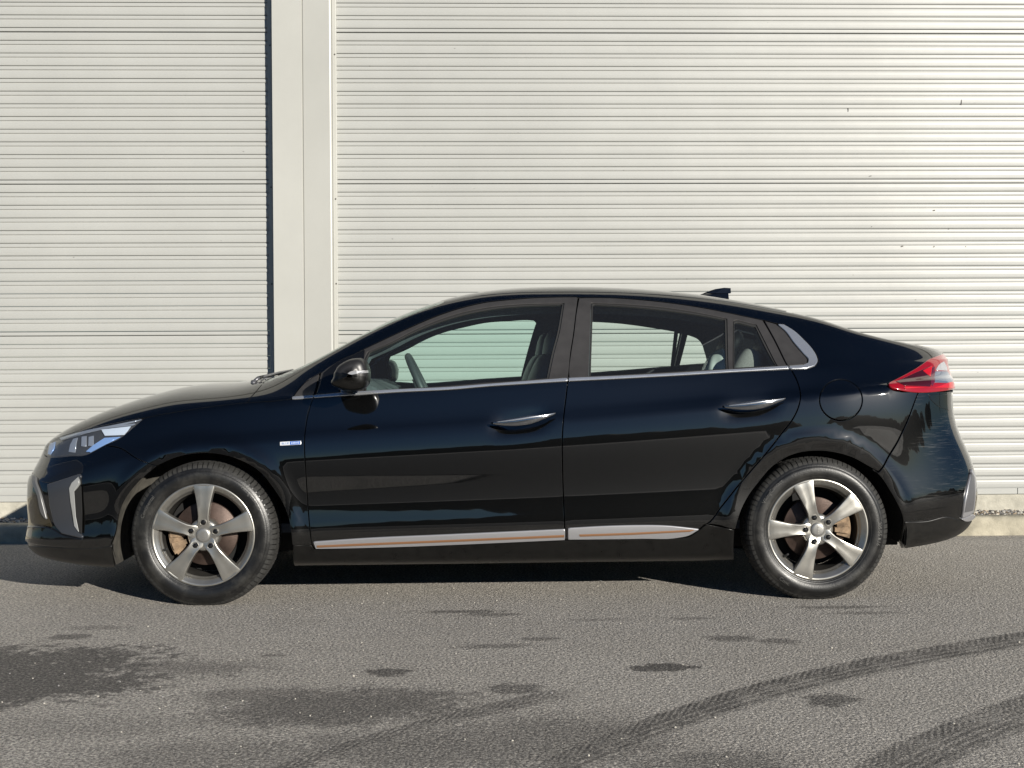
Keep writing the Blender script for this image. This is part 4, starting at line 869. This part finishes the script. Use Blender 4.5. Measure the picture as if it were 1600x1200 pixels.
for pts,r_ in (([(-1.185,-.56,.972),(-1.165,-.55,.992),(-1.135,-.45,1.003),(-1.115,-.25,1.016),(-1.09,.05,1.028)],.0075),([(-1.225,.02,.985),(-1.195,.04,1.003),(-1.15,.2,1.014),(-1.11,.42,1.012),(-1.08,.58,1.000)],.0075)):
    w=MB(); w.tube(pts,[.010,.009,.006,.005,.004],8); o=w.build('wiper_arm',WIP,car,True)
    w=MB(); a,b_=pts[2],pts[-1]; w.tube([(a[0]-.02,a[1]-.1,a[2]-.008),((a[0]+b_[0])/2-.012,(a[1]+b_[1])/2,(a[2]+b_[2])/2-.004),(b_[0]-.01,b_[1]+.05,b_[2]-.006)],.006,6,sq=(1,1.4)); w.build('wiper_blade',RUBBER,o,True)
    w=MB(); x,y,z=pts[0]; w.lathe([(0,.012),(.011,.010),(.014,-.005),(.014,-.03)],'z',14,(x,y,z)); w.build('wiper_pivot',WIP,o,True)

# ------------------------------------------------------------------ underside and wheel housings
u_=MB(); u_.box(-1.95,1.80,-.60,.60,.20,.30); u_.box(-.93,.95,-.80,.80,.178,.30); u_.build('underbody',DARK,car)
LIN=pbr('dusty_wheel_liner',(.050,.046,.038),.9,noise=.4,scale=25,bump=.1)
for xc in (-1.35,1.35):
    for s in (-1,1):
        q=MB(); q.lathe([(.402,0),(.405,s*-.10),(.405,s*-.34),(.02,s*-.345)],'y',40,(xc,s*.875,.30),-.16,math.pi+.30 if xc<0 else math.pi+.12); q.build('wheel_liner',LIN if xc<0 else DARK,car,True)

# ------------------------------------------------------------------ wheels
def tyre_mat():
    M_,n,b=mat('tyre_rubber'); tc=n.nodes.new('ShaderNodeTexCoord'); P=tc.outputs['Object']
    nz=n.nodes.new('ShaderNodeTexNoise'); nz.inputs['Scale'].default_value=9; nz.inputs['Detail'].default_value=8; nz.inputs['Roughness'].default_value=.7; L(n,P,nz.inputs['Vector'])
    rp=n.nodes.new('ShaderNodeValToRGB'); rp.color_ramp.elements[0].position=.47; rp.color_ramp.elements[1].position=.66; rp.color_ramp.elements[0].color=(.006,.006,.006,1); rp.color_ramp.elements[1].color=(.026,.025,.0225,1)
    L(n,nz.outputs['Fac'],rp.inputs['Fac']); L(n,rp.outputs[0],b.inputs['Base Color'])
    mr=n.nodes.new('ShaderNodeMapRange'); mr.inputs['To Min'].default_value=.22; mr.inputs['To Max'].default_value=.55; L(n,nz.outputs['Fac'],mr.inputs['Value']); L(n,mr.outputs[0],b.inputs['Roughness'])
    n2=n.nodes.new('ShaderNodeTexNoise'); n2.inputs['Scale'].default_value=160; L(n,P,n2.inputs['Vector']); bp=n.nodes.new('ShaderNodeBump'); bp.inputs['Strength'].default_value=.15; bp.inputs['Distance'].default_value=.003; L(n,n2.outputs['Fac'],bp.inputs['Height']); L(n,bp.outputs['Normal'],b.inputs['Normal'])
    return M_
TYRE=tyre_mat(); LETT=pbr('lightened_raised_rubber',(.075,.073,.068),.45); TREAD=pbr('tread_rubber',(.020,.0195,.018),.8,noise=.5,scale=60)  # LETT: lettering lightened in colour for the light it catches
ALLOY=pbr('grey_alloy',(.40,.388,.355),.30,.85,spec=.6,noise=.12,scale=14,rvar=.06); ALLOYD=pbr('alloy_barrel',(.25,.24,.215),.42,.65,noise=.25,scale=12)
BARREL=pbr('dark_barrel',(.030,.028,.025),.6,.3,noise=.4,scale=14); RUST=pbr('rusty_disc',(.075,.052,.043),.5,.6,noise=.35,scale=20,bump=.1); CALI=pbr('rusty_caliper',(.23,.16,.10),.8,.2,noise=.5,scale=40,bump=.3); NUT=pbr('dark_wheel_nut',(.05,.05,.05),.25,.9); CAP=pbr('centre_cap_grey',(.30,.295,.28),.35,.7)  # BARREL: inner barrel coloured darker than the rim lip
R0=.318
def make_wheel(phase,xc,zc,near=True,caliper_ang=math.pi,text=True,steer=0):
    """wheel facing -y, built round its own hub; near side"""
    rim=MB()
    rim.lathe([(.226,.004),(.2265,-.003),(.223,-.0065),(.217,-.006),(.212,-.001),(.204,.006),(.1965,.012),(.1945,.016),(.1935,.022),(.188,.024),(.1862,.032)],'y',96)
    brl=MB(); brl.lathe([(.1862,.032),(.183,.06),(.178,.10),(.182,.15),(.196,.17),(.215,.178),(.22,.178)],'y',72)
    w=rim.build('wheel',ALLOY,car,True); brl.build('rim_barrel',BARREL,w,True); w.location=(xc,-.883,zc); w.rotation_euler=(0,0,steer)
    ty=MB(); prof=[]
    pr=[(.221,.000),(.226,-.006),(.2285,-.0085),(.2300,-.0082),(.2320,-.0105),(.2350,-.0130),(.2365,-.0126),(.2385,-.0138),(.246,-.0165),(.258,-.0180),(.270,-.0170),(.2805,-.0142),(.2815,-.0128),(.2830,-.0126),(.293,-.0070),(.2985,-.0035),(.3005,-.0028),(.3025,.000),(.309,.008),(.3135,.016),(.3165,.026),(.3175,.04),(.318,.09),(.3175,.14),(.3165,.154),(.312,.168),(.303,.180),(.285,.193),(.258,.197),(.235,.190),(.22,.178)]
    V=[];F=[];n=144
    for i in range(n):
        a=2*math.pi*i/n
        for r_,h in pr:
            z=r_*math.sin(a)
            V.append((r_*math.cos(a),h,z))
    V=np.array(V); fl=-(zc)+.002
    low=V[:,2]<fl; bul=np.where(low,(fl-V[:,2]),0); V[:,2]=np.maximum(V[:,2],fl); V[:,1]-=np.where((V[:,1]<.09),bul*.25,-bul*.25)
    # sidewall bulges a little over the contact patch
    nearb=np.clip((fl+.09-V[:,2])/.09,0,1); V[:,1]-=np.where(V[:,1]<.05,1,0)*nearb*.006*np.exp(-((np.hypot(V[:,0],V[:,2])-.27)/.03)**2)
    mm=len(pr)
    for i in range(n):
        j=(i+1)%n
        for k in range(mm-1): F.append((i*mm+k,j*mm+k,j*mm+k+1,i*mm+k+1))
    t=mesh('tyre',V,F,TYRE,w,True)
    # tread blocks round the shoulder and crown
    tb=MB(); r=random.Random(5); nb=84
    for i in range(nb):
        a0=2*math.pi*(i+.10+.06*r.random())/nb; a1=2*math.pi*(i+.90+.05*r.random())/nb
        for (p,pad) in (([(.2900,-.0085),(.2985,-.0042),(.3055,.0002),(.3120,.0088),(.3170,.0185),(.3192,.0300)],0),([(.3192,.036),(.3200,.058)],1),([(.3200,.064),(.3203,.088)],2),([(.3203,.094),(.3200,.118)],1),([(.3192,.146),(.3165,.158),(.310,.170)],0)):
            sk=[0,.012,-.010][pad]; aa=[a0+sk,a0+sk+(a1-a0)*.5,a1+sk]
            VV=[];m=len(p)
            for a in aa:
                for rr_,hh in p: 
                    x,z=rr_*math.cos(a),rr_*math.sin(a); VV.append((x,hh,max(z,fl-.0005)))
            FF=[(q*m+k,(q+1)*m+k,(q+1)*m+k+1,q*m+k+1) for q in range(2) for k in range(m-1)]
            # walls
            b0=len(VV)
            for a in aa:
                for rr_,hh in p: x,z=(rr_-.006)*math.cos(a),(rr_-.006)*math.sin(a); VV.append((x,hh+(.003 if hh<.03 else 0),max(z,fl)))
            FF+=[(k,k+1,b0+k+1,b0+k) for k in range(m-1)]+[(2*m+k+1,2*m+k,b0+2*m+k,b0+2*m+k+1) for k in range(m-1)]
            for q in range(2): FF+=[(q*m,b0+q*m,b0+(q+1)*m,(q+1)*m),(q*m+m-1,(q+1)*m+m-1,b0+(q+1)*m+m-1,b0+q*m+m-1)]
            tb.add(VV,FF)
    o=tb.build('tread_blocks',TREAD,w,False); o['kind']='stuff'
    # bead ring and raised lettering
    if text:
        for word,ang,flip in text:
            V,F=text_mesh(word,.023,.0012,2); rad=.272
            th=ang-V[:,0]/rad if not flip else ang+V[:,0]/rad
            rr_=rad+(V[:,1] if not flip else -V[:,1])
            y=-.0176+((rr_-.258)/.04)**2*.010-V[:,2]
            mesh('tyre_lettering',np.stack([rr_*np.cos(th),y-.0002,rr_*np.sin(th)],1),F,LETT,w)
    # five spokes
    def spoke():
        cs=[]  # stations: radius, half width, face depth, lean
        st=[(.030,.026,.000),(.045,.0275,-.003),(.060,.0235,-.006),(.080,.0215,-.009),(.105,.0235,-.0105),(.135,.0275,-.010),(.165,.0330,-.009),(.190,.0385,-.0085),(.207,.0425,-.0075),(.2165,.0445,-.006),(.221,.0440,-.001)]
        V=[];F=[]
        for r_,hw,d in st:
            hw*=1.10
            bow=(.03-.0)*0
            row=[(-hw+.000,d+.030),(-hw,d+.006),(-hw*.93,d+.0005),(-hw*.80,d-.001),(-hw*.3,d+.0008),(hw*.3,d+.0008),(hw*.80,d-.001),(hw*.93,d+.0005),(hw,d+.006),(hw,d+.030)]
            for xx,dd in row:
                q=math.sqrt(max(r_*r_-(xx*xx)*.0,0)); V.append((xx,dd,q))
        m=10
        for i in range(len(st)-1):
            for k in range(m-1): F.append((i*m+k,i*m+k+1,(i+1)*m+k+1,(i+1)*m+k))
        F.append(tuple(range((len(st)-1)*m,len(st)*m))); F.append(tuple(range(m))[::-1])
        return V,F
    SV,SF=spoke(); sm=None
    for k in range(5):
        a=phase+2*math.pi*k/5
        if sm is None:
            o=mesh('spoke',SV,SF,ALLOY,w,False,None,28); sm=o.data
        else: o=link('spoke',sm,w)
        o.rotation_euler=(0,math.pi/2-a,0)
    hub=MB(); hub.lathe([(0,.001),(.030,.000),(.040,-.001),(.056,-.0015),(.066,.002),(.071,.010),(.072,.05)],'y',48); hub.build('hub',ALLOY,w,True)
    nm=None
    for k in range(5):
        a=phase+2*math.pi*k/5; r_=.0565
        if nm is None:
            q=MB(); q.lathe([(0,-.0145),(.006,-.0140),(.0108,-.0105),(.0122,-.006),(.0122,-.0015)],'y',6); o=q.build('wheel_nut',NUT,w); nm=o.data
            s2=MB(); s2.lathe([(.0124,-.0040),(.0142,-.0085),(.0160,-.0030)],'y',24); so=s2.build('nut_seat',ALLOYD,w,True); sm2=so.data
        else: o=link('wheel_nut',nm,w); so=link('nut_seat',sm2,w)
        o.location=so.location=(r_*math.cos(a),0,r_*math.sin(a))
    cap=MB(); cap.lathe([(0,-.0085),(.020,-.0082),(.0285,-.0068),(.0305,-.0045),(.0315,-.000)],'y',40); c=cap.build('centre_cap',CAP,w,True)
    em=MB(); em.box(-.0042,-.0034,-.0095,-.0080,-.021,.021); [em.box(-.0010,.0052,-.0093,-.0078,q,q+.0048) for q in (-.018,-.0095,-.001,.0075)]; em.build('cap_emblem',ALLOY,w)
    dk=MB(); dk.lathe([(.050,.045),(.068,.040),(.070,.055),(.138,.055),(.140,.057),(.140,.075),(.07,.077)],'y',64); dk.build('brake_disc',RUST,w,True)
    bp=MB(); bp.lathe([(.0,.125),(.175,.125)],'y',48); bp.build('backing_plate',DARK,w)
    cb=MB(); ca=caliper_ang
    for da,db,r1,r2,y0,y1 in ((-.42,.42,.098,.158,.035,.10),(-.30,-.08,.085,.15,.026,.05),(.08,.30,.085,.15,.026,.05),(.36,.62,.115,.15,.040,.07)):
        n_=6; V=[]
        for i in range(n_+1):
            a=ca+da+(db-da)*i/n_
            for rr_ in (r1,r2):
                for yy in (y0,y1): V.append((rr_*math.cos(a),yy,rr_*math.sin(a)))
        F=[]
        for i in range(n_):
            b0=4*i; F+=[(b0,b0+4,b0+6,b0+2),(b0+1,b0+3,b0+7,b0+5),(b0+2,b0+6,b0+7,b0+3),(b0,b0+1,b0+5,b0+4)]
        F+=[(0,2,3,1),(4*n_,4*n_+1,4*n_+3,4*n_+2)]; cb.add(V,F)
    cb.build('brake_caliper',CALI,w)
    vs=MB(); a=phase+math.radians(72*2-32) ; vs.tube([(.192*math.cos(a),.02,.192*math.sin(a)),(.176*math.cos(a),.008,.176*math.sin(a)),(.168*math.cos(a),.002,.168*math.sin(a))],[.005,.0055,.0045],8); vs.build('tyre_valve',RUBBER,w,True)
    return w
def copy_wheel(w,loc,rz):
    c=w.copy(); COL.objects.link(c); c.location=loc; c.rotation_euler=(0,0,rz)
    for ch in list(w.children):
        d=ch.copy(); COL.objects.link(d); d.parent=c
wf=make_wheel(math.radians(88.6),-1.352,.3105,True,math.radians(190),[('Continental',math.radians(152),False),('VikingContact',math.radians(38),False)],0.0)
wr=make_wheel(math.radians(107.5),1.350,.3110,True,math.radians(8),[('Continental',math.radians(-118),True),('VikingContact',math.radians(140),False),('205/55 R16',math.radians(-4),False)])
copy_wheel(wf,(-1.352,.883,.3105),math.pi); copy_wheel(wr,(1.350,.883,.3110),math.pi)

# ------------------------------------------------------------------ cabin
# inner trim: pillars, cantrail and door tops seen through the glass; the openings are those of the far windows
OPEN_F=[(586.5,563.5),(611,552),(653,533.6),(696,517),(724,510),(760,502.5),(793,500),(826.7,498.3),(834,499),(838,503.5),(831.5,523),(823,553),(814,587.5),(760,591),(700,595.5),(660,598.5),(605,597),(585,600)]
OPEN_R=[(878,500.5),(923,501),(969.4,503.8),(1012.5,509.5),(1053.5,516.3),(1047.5,571.5),(1000,575.5),(920,581.5),(866,584)]
OPEN_Q=[(1059.5,519),(1078.6,523),(1090,528),(1096,535.5),(1100,547),(1104,562),(1104.5,567),(1052.5,571)]
def far_ab(l): return uv2ab(px2uv(l,1,-.05))
TRIMB=uv2ab(np.array([(u_at(x,t_),t_) for x,t_ in [(-.98,.60),(-.3,.565),(.3,.56),(.9,.56),(1.45,.57),(1.62,.70),(1.50,.86),(1.1,.89),(.6,.90),(.1,.90),(-.25,.885),(-.55,.84),(-.8,.77)]]))
V,F,N=build_patch([TRIMB,far_ab(OPEN_F),far_ab(OPEN_R),far_ab(OPEN_Q)],off=-.05,inset=0,depth=.012,bev=.003,space=.04)
mesh('inner_trim',V*FLIP,[f[::-1] for f in F],INNER,car,True,N*FLIP)
near_ab=lambda l: uv2ab(px2uv(l,-1,-.05))
V,F,N=build_patch([TRIMB,near_ab(GL_F),near_ab(GL_R),near_ab(GL_Q)],off=-.05,inset=0,depth=.055,bev=.004,space=.04)
mesh('inner_trim',V,F,INNER,car,True,N)
# headliner and door cards
def inner_sheet(name,x0,x1,t0,t1,off,mt,nx=30,nt=14,both=True,whole=False):
    V=[];F=[]
    for i in range(nx+1):
        for j in range(nt+1):
            t_=t0+(t1-t0)*j/nt; u_=u_at(x0+(x1-x0)*i/nx,t_); p=S(np.array([u_]),np.array([t_]))[0]; nn=SN(np.array([u_]),np.array([t_]))[0]; V.append((p+nn*off)*FLIP)
    for i in range(nx):
        for j in range(nt): a=i*(nt+1)+j; F.append((a,a+nt+1,a+nt+2,a+1))
    V=np.array(V)
    if whole: return mesh(name,np.concatenate([V,V*FLIP]),F+[tuple(i+len(V) for i in f[::-1]) for f in F],mt,car,True)
    mesh(name,V,F,mt,car,True); mesh(name,V*FLIP,[f[::-1] for f in F],mt,car,True)
inner_sheet('headliner',-.30,1.30,.875,1.0,-.035,INNERG,whole=True)
inner_sheet('door_card',-.88,.93,.12,.585,-.075,INNER); inner_sheet('quarter_trim',.93,1.40,.50,.60,-.085,INNER,12,6)
# dashboard, floor, steering wheel, seats
d=MB(); d.prism([(-1.12,.90),(-.98,.965),(-.82,.985),(-.66,.972),(-.58,.93),(-.57,.80),(-.66,.62),(-1.12,.55)],'y',-.72,.72); d.build('dashboard',INNER,car,False,40)
d=MB(); d.box(-1.1,1.5,-.74,.74,.30,.34); d.build('cabin_floor',INNER,car)
sw=MB(); ct=Vector((-.405,-.37,.925)); ax=Vector((math.cos(math.radians(25)),0,math.sin(math.radians(25)))); e1=Vector((0,1,0)); e2=ax.cross(e1).normalized(); pts=[ct+(e1*math.cos(q)+e2*math.sin(q))*.182 for q in np.linspace(0,2*math.pi,49)]
SWM=pbr('steering_leather',(.045,.048,.052),.5); sw.tube(pts,.0165,12,cap=False); s_=sw.build('steering_wheel',SWM,car,True)
h=MB(); h.tube([ct-ax*.03,ct+ax*.012],[.075,.055],20); h.tube([ct-ax*.25,ct],[.03,.03],12)
for q in (0,math.pi,-math.pi/2 if e2.z>0 else math.pi/2): h.tube([ct+(e1*math.cos(q)+e2*math.sin(q))*.05,ct+(e1*math.cos(q)+e2*math.sin(q))*.175],[.02,.014],8)
h.build('wheel_boss',SWM,s_,True)
def cushion(name,c,sz,rot,mt,parent,e=.55,n=14):
    V=[];F=[];M_=Matrix.Rotation(rot,3,'Y')
    sg=lambda v,p: math.copysign(abs(v)**p,v)
    for i in range(n+1):
        a=-math.pi/2+math.pi*i/n
        for j in range(2*n):
            b=2*math.pi*j/(2*n); p=Vector((sz[0]*sg(math.cos(a),e)*sg(math.cos(b),e),sz[1]*sg(math.cos(a),e)*sg(math.sin(b),e),sz[2]*sg(math.sin(a),e))); p=M_@p; V.append((c[0]+p.x,c[1]+p.y,c[2]+p.z))
    for i in range(n):
        for j in range(2*n): F.append((i*2*n+j,i*2*n+(j+1)%(2*n),(i+1)*2*n+(j+1)%(2*n),(i+1)*2*n+j))
    return mesh(name,V,F,mt,parent,True)
for y in (-.37,.37):
    st=cushion('front_seat',(-.12,y,.50),(.26,.25,.09),.06,SEATM,car); cushion('backrest',(.11,y,.78),(.075,.24,.33),.28,SEATM,st); cushion('headrest',(.215,y,1.13),(.05,.13,.085),.2,SEATM,st,.7)
rs=cushion('rear_seat',(.82,0,.50),(.26,.64,.10),.06,SEATM,car); cushion('backrest',(1.13,0,.80),(.08,.63,.31),.42,SEATM,rs)
for y in (-.38,.33): 
    hr=cushion('headrest',(1.245 if y<0 else 1.20,y,1.14),(.055,.13,.095),.42,SEATM,rs,.75)
cushion('headrest',(1.235,0,1.07),(.05,.10,.05),.4,SEATM,rs,.75)
cushion('seat_bolster',(1.05,-.60,.93),(.07,.07,.20),.42,SEATG,rs,.7); cushion('seat_bolster',(1.16,.10,1.02),(.03,.28,.10),.42,SEATG,rs,.8)
# clear plastic cover left over the rear seat back
PLS,nn_,bb=mat('clear_plastic_sheet'); bb.inputs['Base Color'].default_value=(.62,.68,.66,1); bb.inputs['Roughness'].default_value=.12; bb.inputs['Specular IOR Level'].default_value=.8; bb.inputs['Alpha'].default_value=.72
r=random.Random(2); V=[];F=[];n=22
for i in range(n+1):
    for j in range(n+1):
        a,b_=i/n,j/n; V.append((.90+.15*a+.005*math.sin(9*b_+7*a)-.04*(b_-.5)**2,-.50+.22*b_+.005*math.sin(13*a+5*b_),.96+.155*math.sin(min(1,a*1.05)*math.pi*.62)+.008*math.sin(17*a+11*b_)*math.cos(9*b_)-.10*(abs(b_-.5)*2)**3))
for i in range(n):
    for j in range(n): F.append((i*(n+1)+j,(i+1)*(n+1)+j,(i+1)*(n+1)+j+1,i*(n+1)+j+1))
mesh('plastic_seat_cover',V,F,PLS,rs,True)
